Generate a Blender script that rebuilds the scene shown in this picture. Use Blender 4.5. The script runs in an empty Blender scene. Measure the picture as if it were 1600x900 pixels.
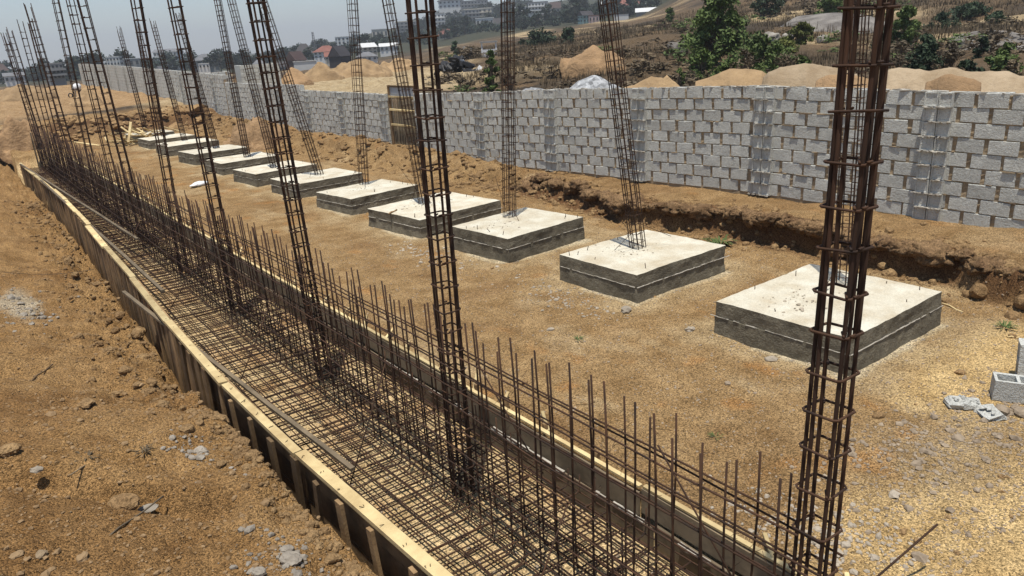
import bpy, math, random
import numpy as np
from mathutils import Matrix, Vector, Euler, noise as mnoise

random.seed(7)
rng = np.random.default_rng(11)
S = bpy.context.scene
COL = S.collection
R = math.radians

# ------------------------------------------------------------------ camera, sky, sun, exposure
EYE = Vector((0.0, 0.0, 4.0))
BAS = np.array([[0.79821679, 0.23469433, -0.5547689],
                [-0.59940908, 0.21826309, -0.77011037],
                [-0.05965497, 0.94724854, 0.31489918]])
FPX = 1182.0                                   # focal length in pixels of the 1600 px wide photograph
cam = bpy.data.cameras.new('camera')
cam.sensor_width = 36.0
cam.lens = FPX / 1600.0 * 36.0
cam.clip_start = 0.05
cam.clip_end = 6000.0
camo = bpy.data.objects.new('camera', cam)
COL.objects.link(camo)
camo.matrix_world = Matrix.Translation(EYE) @ Matrix(BAS.tolist()).to_4x4()
S.camera = camo

SUN_EL, SUN_AZ = 79.0, 228.0                    # azimuth measured from +X towards +Y
world = bpy.data.worlds.new('World')
S.world = world
world.use_nodes = True
wn, wl = world.node_tree.nodes, world.node_tree.links
bg = wn['Background']
sky = wn.new('ShaderNodeTexSky')
sky.sky_type = 'NISHITA'
sky.sun_disc = False
sky.sun_elevation = R(SUN_EL)
sky.sun_rotation = R(90.0 - SUN_AZ)
sky.altitude = 300.0
sky.air_density = 1.0
sky.dust_density = 0.5
sky.ozone_density = 1.6
wl.new(sky.outputs[0], bg.inputs[0])
bg.inputs[1].default_value = 0.112
sl = bpy.data.lights.new('sun', 'SUN')
sl.energy = 5.0
sl.angle = R(0.53)
sl.color = (1.0, 0.955, 0.88)
sun = bpy.data.objects.new('sun', sl)
COL.objects.link(sun)
sd = Vector((math.cos(R(SUN_EL)) * math.cos(R(SUN_AZ)), math.cos(R(SUN_EL)) * math.sin(R(SUN_AZ)), math.sin(R(SUN_EL))))
sun.rotation_euler = sd.to_track_quat('Z', 'Y').to_euler()
sun.location = (0, 0, 60)
S.view_settings.view_transform = 'Standard'
S.view_settings.look = 'None'
S.view_settings.gamma = 1.0
S.view_settings.exposure = 0.15
S.view_settings.use_curve_mapping = False
S.render.engine = 'CYCLES'
S.cycles.use_denoising = True
S.cycles.max_bounces = 6
S.cycles.diffuse_bounces = 2
S.cycles.glossy_bounces = 2
S.cycles.transparent_max_bounces = 8
S.cycles.volume_bounces = 0
HAZE = 0.0005                                  # density of the dusty air

# ------------------------------------------------------------------ helpers
def at(px, py, r):
    """a place given by its bearing in the survey photograph and its distance in metres along the ground"""
    d = BAS @ np.array([px - 800.0, 450.0 - py, -FPX])
    d = d / math.hypot(d[0], d[1]) * r
    return Vector((EYE.x + d[0], EYE.y + d[1], EYE.z + d[2]))

def onz(px, py, z):
    d = BAS @ np.array([px - 800.0, 450.0 - py, -FPX])
    t = (z - EYE.z) / d[2]
    return Vector((EYE.x + d[0] * t, EYE.y + d[1] * t, z))

def hash2(i, j, seed):
    n = (i.astype(np.int64) * 374761393 + j.astype(np.int64) * 668265263 + seed * 974711) & 0x7fffffff
    n = ((n ^ (n >> 13)) * 1274126177) & 0x7fffffff
    return ((n ^ (n >> 16)) & 0xffffff) / float(0xffffff)

def vnoise(x, y, seed=0):
    xi, yi = np.floor(x), np.floor(y)
    fx, fy = x - xi, y - yi
    fx, fy = fx * fx * (3 - 2 * fx), fy * fy * (3 - 2 * fy)
    xi, yi = xi.astype(np.int64), yi.astype(np.int64)
    a, b = hash2(xi, yi, seed), hash2(xi + 1, yi, seed)
    c, d = hash2(xi, yi + 1, seed), hash2(xi + 1, yi + 1, seed)
    return (a + (b - a) * fx) * (1 - fy) + (c + (d - c) * fx) * fy

def fbm(x, y, oct=4, seed=0, gain=0.5):
    s, a, n = 0.0, 1.0, 0.0
    for o in range(oct):
        s = s + a * (vnoise(x * 2 ** o + 17.3 * o, y * 2 ** o + 9.1 * o, seed + o) - 0.5)
        n += a
        a *= gain
    return s / n * 2.0                          # about -1 .. 1

def smooth(a, b, x):
    t = np.clip((x - a) / (b - a), 0.0, 1.0)
    return t * t * (3 - 2 * t)

class MB:
    """collects geometry for one mesh"""
    def __init__(self):
        self.v, self.f, self.m = [], [], []
    def add(self, v, f, mi=0):
        n = len(self.v)
        self.v.extend([tuple(p) for p in v])
        self.f.extend([tuple(n + i for i in q) for q in f])
        self.m.extend([mi] * len(f))
    def box(self, c, s, rot=None, mi=0, jit=0.0, bev=0.0):
        hx, hy, hz = s[0] / 2, s[1] / 2, s[2] / 2
        if bev <= 0:
            P = [Vector((x * hx, y * hy, z * hz)) for z in (-1, 1) for y in (-1, 1) for x in (-1, 1)]
            F = [(0, 2, 3, 1), (4, 5, 7, 6), (0, 1, 5, 4), (2, 6, 7, 3), (0, 4, 6, 2), (1, 3, 7, 5)]
        else:
            P, F = bevel_box(hx, hy, hz, bev)
        if jit:
            P = [p + Vector((random.uniform(-jit, jit), random.uniform(-jit, jit), random.uniform(-jit, jit))) for p in P]
        if rot is not None:
            P = [rot @ p for p in P]
        c = Vector(c)
        self.add([p + c for p in P], F, mi)
    def tube(self, pts, r, n=6, mi=0, caps=True, closed=False):
        pts = [Vector(p) for p in pts]
        L = len(pts)
        rr = r if isinstance(r, (list, tuple)) else [r] * L
        base = len(self.v)
        V = []
        for i, p in enumerate(pts):
            a = pts[(i - 1) % L] if (closed or i > 0) else p
            b = pts[(i + 1) % L] if (closed or i < L - 1) else p
            t = (b - a).normalized()
            u = t.cross(Vector((0, 0, 1)) if abs(t.z) < 0.9 else Vector((1, 0, 0))).normalized()
            w = t.cross(u)
            if V and u.dot(prev) < 0 and abs(u.dot(prev)) > abs(w.dot(prev)):
                u, w = -u, -w
            prev = u
            for k in range(n):
                ang = 2 * math.pi * k / n
                V.append(p + (u * math.cos(ang) + w * math.sin(ang)) * rr[i])
        F = []
        for i in range(L if closed else L - 1):
            j = (i + 1) % L
            for k in range(n):
                k2 = (k + 1) % n
                F.append((i * n + k, i * n + k2, j * n + k2, j * n + k))
        if caps and not closed:
            F.append(tuple(range(n - 1, -1, -1)))
            F.append(tuple((L - 1) * n + k for k in range(n)))
        self.add(V, F, mi)
    def rock(self, c, s, rot=None, rough=0.25, sub=0, mi=0):
        V, F = ICO[sub]
        P = []
        for p in V:
            k = 1.0 + random.uniform(-rough, rough)
            q = Vector((p[0] * s[0] * k, p[1] * s[1] * k, p[2] * s[2] * k))
            if rot is not None:
                q = rot @ q
            P.append(q + Vector(c))
        self.add(P, F, mi)
    def mesh(self, name, mats, smooth_=False):
        me = bpy.data.meshes.new(name)
        me.from_pydata(self.v, [], self.f)
        for m in (mats if isinstance(mats, (list, tuple)) else [mats]):
            me.materials.append(m)
        if len(set(self.m)) > 1:
            me.polygons.foreach_set('material_index', self.m)
        if smooth_:
            me.polygons.foreach_set('use_smooth', [True] * len(me.polygons))
        me.update()
        return me
    def build(self, name, mats, parent=None, smooth_=False, loc=None, rot=None):
        return inst(name, self.mesh(name, mats, smooth_), parent, loc, rot)

def bevel_box(hx, hy, hz, b):
    P, F, idx = [], [], {}
    def vid(p):
        k = tuple(round(c, 5) for c in p)
        if k not in idx:
            idx[k] = len(P); P.append(Vector(p))
        return idx[k]
    h = (hx, hy, hz)
    def pt(axis, sa, s1, s2):
        o = [0, 0, 0]
        a1, a2 = (axis + 1) % 3, (axis + 2) % 3
        o[axis] = sa * h[axis]; o[a1] = s1 * (h[a1] - b); o[a2] = s2 * (h[a2] - b)
        return vid(o)
    for ax in range(3):
        for sa in (-1, 1):
            q = [pt(ax, sa, -1, -1), pt(ax, sa, 1, -1), pt(ax, sa, 1, 1), pt(ax, sa, -1, 1)]
            F.append(tuple(q if sa > 0 else q[::-1]))
    for ax in range(3):                          # edges running along ax
        a1, a2 = (ax + 1) % 3, (ax + 2) % 3
        for s1 in (-1, 1):
            for s2 in (-1, 1):
                def e(axis, sgn_axis, s_ax):
                    o = [0, 0, 0]; o[ax] = s_ax * (h[ax] - b)
                    other = a2 if axis == a1 else a1
                    so = s2 if axis == a1 else s1
                    o[axis] = sgn_axis * h[axis]; o[other] = so * (h[other] - b)
                    return vid(o)
                q = [e(a1, s1, -1), e(a1, s1, 1), e(a2, s2, 1), e(a2, s2, -1)]
                F.append(tuple(q if s1 * s2 < 0 else q[::-1]))
    for sx in (-1, 1):
        for sy in (-1, 1):
            for sz in (-1, 1):
                q = [vid((sx * hx, sy * (hy - b), sz * (hz - b))), vid((sx * (hx - b), sy * hy, sz * (hz - b))), vid((sx * (hx - b), sy * (hy - b), sz * hz))]
                F.append(tuple(q if sx * sy * sz > 0 else q[::-1]))
    return P, F

def ico(sub):
    t = (1 + 5 ** 0.5) / 2
    V = [Vector(p).normalized() for p in ((-1, t, 0), (1, t, 0), (-1, -t, 0), (1, -t, 0), (0, -1, t), (0, 1, t), (0, -1, -t), (0, 1, -t), (t, 0, -1), (t, 0, 1), (-t, 0, -1), (-t, 0, 1))]
    F = [(0, 11, 5), (0, 5, 1), (0, 1, 7), (0, 7, 10), (0, 10, 11), (1, 5, 9), (5, 11, 4), (11, 10, 2), (10, 7, 6), (7, 1, 8), (3, 9, 4), (3, 4, 2), (3, 2, 6), (3, 6, 8), (3, 8, 9), (4, 9, 5), (2, 4, 11), (6, 2, 10), (8, 6, 7), (9, 8, 1)]
    for _ in range(sub):
        cache, NF = {}, []
        def mid(a, b):
            k = (min(a, b), max(a, b))
            if k not in cache:
                cache[k] = len(V); V.append(((V[a] + V[b]) / 2).normalized())
            return cache[k]
        for a, b, c in F:
            x, y, z = mid(a, b), mid(b, c), mid(c, a)
            NF += [(a, x, z), (b, y, x), (c, z, y), (x, y, z)]
        F = NF
    return [tuple(v) for v in V], F
ICO = [ico(0), ico(1), ico(2)]

def inst(name, me, parent=None, loc=None, rot=None, scale=None):
    o = bpy.data.objects.new(name, me)
    COL.objects.link(o)
    if parent is not None:
        o.parent = parent
    if loc is not None:
        o.location = loc
    if rot is not None:
        o.rotation_euler = rot
    if scale is not None:
        o.scale = scale
    return o

def tag(o, label=None, cat=None, group=None, kind=None):
    if label: o['label'] = label
    if cat: o['category'] = cat
    if group: o['group'] = group
    if kind: o['kind'] = kind
    return o

def thing(name, loc, label, cat, group=None, rot=None):
    o = bpy.data.objects.new(name, None)
    COL.objects.link(o)
    o.empty_display_size = 0.2
    o.location = loc
    if rot is not None:
        o.rotation_euler = rot
    return tag(o, label, cat, group, 'thing')

# ------------------------------------------------------------------ materials
def mat(name, col, rough=0.85, var=0.25, scale=6.0, col2=None, bump=0.0, bscale=40.0, detail=6.0, coords='Object', spec=0.3, metallic=0.0, attr=None, grain=0.0, gscale=90.0, ring=0.0):
    m = bpy.data.materials.new(name)
    m.use_nodes = True
    n, l = m.node_tree.nodes, m.node_tree.links
    b = n['Principled BSDF']
    b.inputs['Roughness'].default_value = rough
    b.inputs['Specular IOR Level'].default_value = spec
    b.inputs['Metallic'].default_value = metallic
    if coords == 'World':
        tc = n.new('ShaderNodeNewGeometry'); vec = tc.outputs['Position']
    else:
        tc = n.new('ShaderNodeTexCoord'); vec = tc.outputs[coords]
    oi = n.new('ShaderNodeObjectInfo')
    if coords == 'Object':
        ad = n.new('ShaderNodeVectorMath'); ad.operation = 'ADD'
        sc = n.new('ShaderNodeVectorMath'); sc.operation = 'SCALE'; sc.inputs['Scale'].default_value = 13.7
        cb = n.new('ShaderNodeCombineXYZ')
        for k in range(3): l.new(oi.outputs['Random'], cb.inputs[k])
        l.new(cb.outputs[0], sc.inputs[0]); l.new(vec, ad.inputs[0]); l.new(sc.outputs[0], ad.inputs[1])
        vec = ad.outputs[0]
    def noise(s, d=detail, r=0.6):
        t = n.new('ShaderNodeTexNoise')
        t.inputs['Scale'].default_value = s; t.inputs['Detail'].default_value = d; t.inputs['Roughness'].default_value = r
        l.new(vec, t.inputs['Vector'])
        return t.outputs['Fac']
    c2 = col2 if col2 else tuple(c * (1 - var) for c in col)
    ramp = n.new('ShaderNodeValToRGB')
    ramp.color_ramp.elements[0].position = 0.33; ramp.color_ramp.elements[0].color = (*c2, 1)
    ramp.color_ramp.elements[1].position = 0.66; ramp.color_ramp.elements[1].color = (*col, 1)
    l.new(noise(scale), ramp.inputs[0])
    cur = ramp.outputs[0]
    if attr:
        a = n.new('ShaderNodeAttribute'); a.attribute_name = attr
        mx = n.new('ShaderNodeMix'); mx.data_type = 'RGBA'; mx.blend_type = 'MULTIPLY'; mx.inputs[0].default_value = 1.0
        l.new(cur, mx.inputs[6]); l.new(a.outputs['Color'], mx.inputs[7]); cur = mx.outputs[2]
    # every piece a little lighter or darker than its neighbour
    hv = n.new('ShaderNodeHueSaturation')
    mr = n.new('ShaderNodeMapRange'); mr.inputs[3].default_value = 1 - var * 0.55; mr.inputs[4].default_value = 1 + var * 0.55
    l.new(oi.outputs['Random'], mr.inputs[0]); l.new(mr.outputs[0], hv.inputs['Value']); l.new(cur, hv.inputs['Color'])
    cur = hv.outputs[0]
    hgt = None
    if grain > 0:
        vo = n.new('ShaderNodeTexVoronoi'); vo.inputs['Scale'].default_value = gscale
        l.new(vec, vo.inputs['Vector'])
        g = n.new('ShaderNodeMapRange'); g.inputs[3].default_value = 1 - grain; g.inputs[4].default_value = 1 + grain
        sep = n.new('ShaderNodeSeparateColor'); l.new(vo.outputs['Color'], sep.inputs[0])
        l.new(sep.outputs[0], g.inputs[0])
        mm = n.new('ShaderNodeMix'); mm.data_type = 'RGBA'; mm.blend_type = 'MULTIPLY'; mm.inputs[0].default_value = 1.0
        l.new(cur, mm.inputs[6]); l.new(g.outputs[0], mm.inputs[7]); cur = mm.outputs[2]
        hgt = vo.outputs['Distance']
    l.new(cur, b.inputs['Base Color'])
    if bump > 0:
        bp = n.new('ShaderNodeBump'); bp.inputs['Strength'].default_value = 1.0; bp.inputs['Distance'].default_value = bump
        l.new(noise(bscale, 8.0, 0.65), bp.inputs['Height'])
        last = bp
        if hgt is not None:
            b2 = n.new('ShaderNodeBump'); b2.invert = True; b2.inputs['Distance'].default_value = bump * 0.22
            l.new(hgt, b2.inputs['Height']); l.new(bp.outputs[0], b2.inputs['Normal']); last = b2
        if ring > 0:                             # rolled ribs of a deformed bar
            wv = n.new('ShaderNodeTexWave'); wv.wave_type = 'BANDS'; wv.bands_direction = 'DIAGONAL'
            wv.inputs['Scale'].default_value = ring
            l.new(n.new('ShaderNodeTexCoord').outputs['Object'], wv.inputs['Vector'])
            b3 = n.new('ShaderNodeBump'); b3.inputs['Distance'].default_value = 0.0025
            l.new(wv.outputs['Fac'], b3.inputs['Height']); l.new(last.outputs[0], b3.inputs['Normal']); last = b3
        l.new(last.outputs[0], b.inputs['Normal'])
    return m

M = {}
M['soil'] = mat('soil', (1.0, 1.0, 1.0), 0.95, 0.0, 2.3, (0.66, 0.61, 0.54), bump=0.042, bscale=18, detail=9.0, coords='World', attr='soil', grain=0.62, gscale=80, spec=0.1)
M['clod'] = mat('clod', (0.315, 0.205, 0.098), 0.95, 0.25, 3, (0.21, 0.128, 0.06), bump=0.03, bscale=24, spec=0.1, coords='World', grain=0.3, gscale=55)
M['pebble'] = mat('pebble', (0.36, 0.285, 0.20), 0.9, 0.3, 9, (0.19, 0.145, 0.10), bump=0.004, coords='World', spec=0.2)
M['grey_stone'] = mat('grey_stone', (0.39, 0.33, 0.25), 0.9, 0.3, 5, bump=0.01, bscale=25, coords='World')
M['rebar'] = mat('rebar', (0.072, 0.034, 0.016), 0.85, 0.35, 5, (0.022, 0.013, 0.009), bump=0.0012, bscale=120, ring=0.0)
M['rebar_rib'] = mat('rebar_rib', (0.068, 0.032, 0.016), 0.8, 0.35, 3, (0.018, 0.012, 0.009), bump=0.0012, bscale=120, ring=14.0)
M['timber'] = mat('timber', (0.62, 0.49, 0.25), 0.8, 0.5, 2.5, (0.38, 0.27, 0.125), bump=0.004, bscale=30)
M['plank'] = mat('plank', (0.27, 0.175, 0.085), 0.85, 0.95, 4, (0.13, 0.08, 0.038), bump=0.006, bscale=28)
M['board'] = mat('board', (0.21, 0.16, 0.10), 0.85, 0.5, 3, (0.105, 0.08, 0.05), bump=0.005, bscale=22)
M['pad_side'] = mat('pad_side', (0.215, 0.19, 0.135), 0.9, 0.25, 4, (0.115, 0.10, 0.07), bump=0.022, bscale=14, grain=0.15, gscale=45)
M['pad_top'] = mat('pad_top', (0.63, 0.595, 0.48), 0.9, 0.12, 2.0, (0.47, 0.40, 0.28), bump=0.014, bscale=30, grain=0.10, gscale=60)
M['mortar_light'] = mat('mortar_light', (0.42, 0.385, 0.325), 0.95, 0.25, 8, (0.30, 0.27, 0.22), bump=0.01, bscale=40)
M['rubble_grey'] = mat('rubble_grey', (0.34, 0.30, 0.24), 0.95, 0.25, 8, (0.19, 0.16, 0.125), bump=0.012, bscale=40, coords='World')
M['block'] = mat('block', (0.565, 0.56, 0.505), 0.95, 0.16, 6, (0.45, 0.445, 0.40), bump=0.030, bscale=24, grain=0.12, gscale=70)
M['mortar'] = mat('mortar', (0.38, 0.285, 0.175), 0.95, 0.3, 5, (0.22, 0.165, 0.105), bump=0.02, bscale=25, coords='World')
M['sand'] = mat('sand', (0.37, 0.25, 0.13), 0.95, 0.25, 1.6, (0.25, 0.165, 0.085), bump=0.06, bscale=7)
M['sand_pale'] = mat('sand_pale', (0.37, 0.285, 0.185), 0.95, 0.25, 1.6, (0.25, 0.18, 0.105), bump=0.06, bscale=7)
M['dirt_heap'] = mat('dirt_heap', (0.34, 0.215, 0.11), 0.95, 0.35, 1.0, bump=0.12, bscale=5)
M['gravel_heap'] = mat('gravel_heap', (0.33, 0.335, 0.335), 0.95, 0.3, 5, bump=0.05, bscale=14, grain=0.4, gscale=9)
# ------------------------------------------------------------------ the ground
PADS = [(8.98, 5.24, 2.28, 1.92, 0.02, 0.45), (9.03, 8.70, 2.18, 1.76, 0.03, 0.44), (8.88, 12.0, 2.08, 1.70, 0.10, 0.45), (8.79, 15.1, 2.32, 2.05, 0.10, 0.40), (8.72, 18.4, 2.10, 1.72, 0.12, 0.40), (8.68, 21.7, 2.15, 1.75, 0.06, 0.40), (8.58, 24.9, 2.15, 1.75, 0.10, 0.38),
        (8.58, 28.3, 2.15, 1.8, 0.05, 0.40), (8.64, 32.1, 2.15, 1.85, 0.10, 0.40), (8.69, 36.2, 2.2, 1.85, 0.05, 0.40), (8.74, 40.1, 2.15, 1.85, 0.08, 0.38), (8.7, 43.6, 2.0, 1.8, 0.06, 0.38)]
FORM = [(-2, 2.20), (4.1, 2.16), (6.3, 2.05), (8.5, 2.00), (10.9, 2.03), (14, 2.14), (17.3, 2.22), (21, 2.34), (25.4, 2.42), (31, 2.38), (36, 2.32), (60, 2.3)]
FY, FX = np.array([p[0] for p in FORM]), np.array([p[1] for p in FORM])
def form_x(y): return np.interp(y, FY, FX)
TR_X1, TR_Y1, FLOOR = 4.36, 40.5, -0.50        # right side, far end and floor of the trench
WALL_X = 13.8
WT = np.array([(-20, 2.60), (5, 2.65), (10, 2.71), (13.3, 2.62), (16.4, 2.55), (20.3, 2.38), (22.7, 2.32), (26.8, 2.20), (34.5, 2.21), (45, 2.22), (60, 2.60), (80, 3.10), (110, 3.6)])
def wall_top(y): return np.interp(y, WT[:, 0], WT[:, 1])

TH = np.array([20.5, 27.4, 35.3, 44.0, 53.1, 62.2, 70.8, 78.7, 86.0])
RR = np.array([16, 24, 32, 42, 55, 75, 110, 170, 260, 400, 600, 900, 4000.0])
TZ = np.array([
    [0.9, 1.2, 1.9, 2.1, 2.7, 4.2, 8.0, 20, 45, 70, 80, 80, 60],
    [0.9, 1.2, 1.8, 2.0, 2.6, 4.0, 7.0, 17, 40, 60, 75, 75, 60],
    [0.9, 1.2, 1.6, 2.0, 2.8, 3.9, 6.3, 13, 28, 50, 60, 60, 50],
    [0.8, 1.1, 1.9, 2.5, 3.3, 3.8, 4.5, 5.6, 7.6, 13, 28, 30, 30],
    [0.7, 0.9, 1.5, 2.0, 2.3, 2.6, 3.0, 3.9, 5.3, 9.5, 26, 27, 25],
    [0.6, 0.7, 1.2, 1.8, 1.7, 1.6, 1.2, 0.6, 0.8, 4.6, 14, 15, 13],
    [0.5, 0.5, 0.6, 0.8, 1.2, 1.4, 0.6, -0.5, -1.5, -1, 0, 2, 2],
    [0.4, 0.4, 0.4, 0.4, 0.9, 1.5, 1.2, 0.4, -0.5, -1, 0, 1, 1],
    [0.3, 0.3, 0.3, 0.3, 0.6, 1.5, 1.5, 0.4, -0.5, -1, 0, 1, 1]])
def polar(x, y):
    r = np.hypot(x, y)
    th = np.degrees(np.arctan2(y, x))
    th = np.where(th < -90, th + 360, th)
    th = np.clip(th, TH[0], TH[-1])
    i = np.clip(np.searchsorted(TH, th) - 1, 0, len(TH) - 2)
    ft = (th - TH[i]) / (TH[i + 1] - TH[i])
    lr, LR = np.log(np.clip(r, RR[0], RR[-1])), np.log(RR)
    j = np.clip(np.searchsorted(LR, lr) - 1, 0, len(RR) - 2)
    fr = (lr - LR[j]) / (LR[j + 1] - LR[j])
    a = TZ[i, j] * (1 - ft) + TZ[i + 1, j] * ft
    b = TZ[i, j + 1] * (1 - ft) + TZ[i + 1, j + 1] * ft
    return a * (1 - fr) + b * fr

def height(x, y):
    x, y = np.asarray(x, float), np.asarray(y, float)
    n1 = fbm(x * 0.9, y * 0.9, 4, 3)
    n2 = fbm(x * 3.1, y * 3.1, 4, 9)
    n3 = fbm(x * 9.0, y * 9.0, 3, 21)
    fx = form_x(y)
    # spoil bank left of the trench
    edge = np.interp(y, [3, 8, 10, 15, 25, 40], [0.15, 0.13, -0.15, -0.42, -0.45, -0.2])
    left = edge + np.interp(fx - x, [0.25, 0.6, 1.2, 2.2, 3.5, 6, 20], [0.0, 0.10, 0.26, 0.55, 1.0, 1.5, 1.8])
    rough = smooth(1.6, 0.3, fx - x) * smooth(7.5, 11, y)
    left = left + 0.13 * n1 + n2 * (0.06 + 0.20 * rough) + n3 * (0.026 + 0.09 * rough) + 0.05 * np.maximum(0, fbm(x * 5.2 + 4, y * 5.2, 3, 87) - 0.25) * (1 + 2 * rough)
    left = left - 0.10 * np.abs(fbm(x * 1.7 + 3, y * 1.7, 3, 77)) * smooth(8, 11, y)
    # a washed gully across the bank in the foreground
    g = (y - 6.7) + (x - 0.6) * 0.85 + 0.25 * n1
    left = left - (0.20 * np.exp(-(g / 0.16) ** 2) + 0.10 * smooth(0.3, -0.05, g)) * smooth(1.45, 1.0, x)
    left = left - 0.13 * smooth(0.25, 0.5, fbm(x * 2.6 + 1.3, y * 2.6, 3, 133)) * (0.35 + rough)
    gap = np.interp(y, [3, 7, 9.5, 13, 30], [0.15, 0.17, 0.13, 0.11, 0.10]) + 0.07 * n2 + 0.05 * n1
    w = smooth(gap + 0.05, gap - 0.05, fx - 0.02 - x)
    left = left * (1 - w) + (FLOOR - 0.5) * w
    # the excavated floor
    mid = 0.028 * n1 + 0.012 * n2 + 0.010 * n3 - 0.02
    # low bank in front of the boundary wall
    foot = np.interp(y, [3, 4.7, 7.4, 9.8, 12, 14, 17, 22, 30, 45], [11.0, 11.7, 11.9, 11.75, 11.5, 11.9, 12.2, 11.9, 11.4, 11.6]) + 0.34 * fbm(x * 0.2 + 5, y * 0.9, 3, 31) + 0.16 * n2
    wid = np.interp(y, [4, 11, 15, 20, 40], [0.22, 0.26, 0.6, 1.3, 1.6])
    top = np.interp(y, [4, 10, 13.5, 16.5, 20, 24, 28, 35, 45], [0.42, 0.44, 0.34, 0.27, 0.42, 0.66, 0.62, 0.45, 0.55])
    s = smooth(0.0, 1.0, (x - foot) / wid)
    shelf = np.interp(y, [4, 10, 14, 18, 25, 40], [0.50, 0.44, 0.32, 0.24, 0.36, 0.5])
    k = smooth(12.4, 13.7, x)
    bank = top * (1 - k) + shelf * k
    face = np.exp(-(((x - foot) / wid - 0.55) / 0.5) ** 2)
    mid = mid + s * bank + face * (n2 * 0.22 + n3 * 0.11 - 0.16 * np.maximum(0, fbm(x * 2.2, y * 2.2, 3, 97))) + s * (n1 * 0.05 + n2 * 0.03) + smooth(17, 22, y) * s * n1 * 0.14
    # spoil lip along the crest
    mid = mid + 0.10 * np.exp(-((x - foot - wid) / 0.25) ** 2) * (0.5 + n1)
    # cut at the far end of the excavation
    endy = 47.5 + 1.5 * fbm(x * 0.3, y * 0.0 + 2.2, 2, 5)
    e = smooth(0, 1.6, y - endy)
    mid = mid * (1 - e) + e * (0.95 + 0.2 * n1 + 0.16 * n2)
    tr = (x > fx + 0.02) & (x < TR_X1) & (y < TR_Y1)
    z = np.where(x < fx + 0.02, left, mid)
    z = np.where(tr, FLOOR + 0.018 * n1 + 0.010 * n2, z)
    endtr = (y >= TR_Y1) & (x < TR_X1 + 0.2)
    z = np.where(endtr & (x >= fx + 0.02), np.minimum(0.9, 0.1 + 0.12 * (y - TR_Y1)) + 0.15 * n1 + 0.08 * n2, z)
    # beyond the wall and the site
    far = polar(x, y)
    d = np.hypot(x, y)
    nf = fbm(x * 0.09, y * 0.09, 5, 41)
    nh = fbm(x * 0.45, y * 0.45, 4, 43)
    far = far + nf * np.clip(d * 0.010, 0.1, 0.7) + nh * np.clip(d * 0.004, 0.06, 0.25)
    # terraces cut into the slope: step lines
    ste = fbm(x * 0.05 + 1.7, y * 0.05, 3, 55) * 2.2 + far * 0.9
    far = far + 0.28 * (smooth(0.42, 0.58, ste - np.floor(ste)) - 0.5) * smooth(26, 34, d) * smooth(140, 90, d) * (x > WALL_X)
    site_w = smooth(WALL_X + 0.6, WALL_X + 0.15, x) * smooth(60, 52, y) * smooth(-40, -8, x) * smooth(-40, -6, y)
    return z * site_w + far * (1 - site_w)

def graded(start, fine_end, step, end, grow):
    out = list(np.arange(start, fine_end, step))
    d = step
    while out[-1] < end:
        d *= 1 + grow
        out.append(out[-1] + d)
    return out
xs_r = graded(-0.7, 12.7, 0.042, 3200.0, 0.055)
xs_l = graded(0.7, 0.75, 0.05, 600.0, 0.16)
xs = np.array(sorted([-v for v in xs_l if v > 0.73] + xs_r))
ys = [1.2]
while ys[-1] < 3200:
    ys.append(ys[-1] + max(0.04, 0.0102 * ys[-1]) * (1.0 if ys[-1] < 120 else 3.0))
yb = graded(-1.2, -1.1, 0.05, 600.0, 0.16)
ys = np.array(sorted([-v for v in yb if v > -1.1] + ys))
GX, GY = np.meshgrid(xs, ys)
GZ = height(GX, GY)
nx, ny = len(xs), len(ys)
def grid_mesh(name, X, Y, Z):
    h, w = X.shape
    me = bpy.data.meshes.new(name)
    V = np.stack([X, Y, Z], -1).reshape(-1, 3)
    i = np.arange(h * w).reshape(h, w)
    F = np.stack([i[:-1, :-1], i[:-1, 1:], i[1:, 1:], i[1:, :-1]], -1).reshape(-1, 4)
    me.vertices.add(len(V)); me.vertices.foreach_set('co', V.astype(np.float32).ravel())
    me.loops.add(F.size); me.loops.foreach_set('vertex_index', F.astype(np.int32).ravel())
    me.polygons.add(len(F)); me.polygons.foreach_set('loop_start', np.arange(0, F.size, 4, dtype=np.int32))
    me.update(calc_edges=True)
    me.polygons.foreach_set('use_smooth', np.ones(len(F), bool))
    return me
gm = grid_mesh('ground', GX, GY, GZ)
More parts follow.
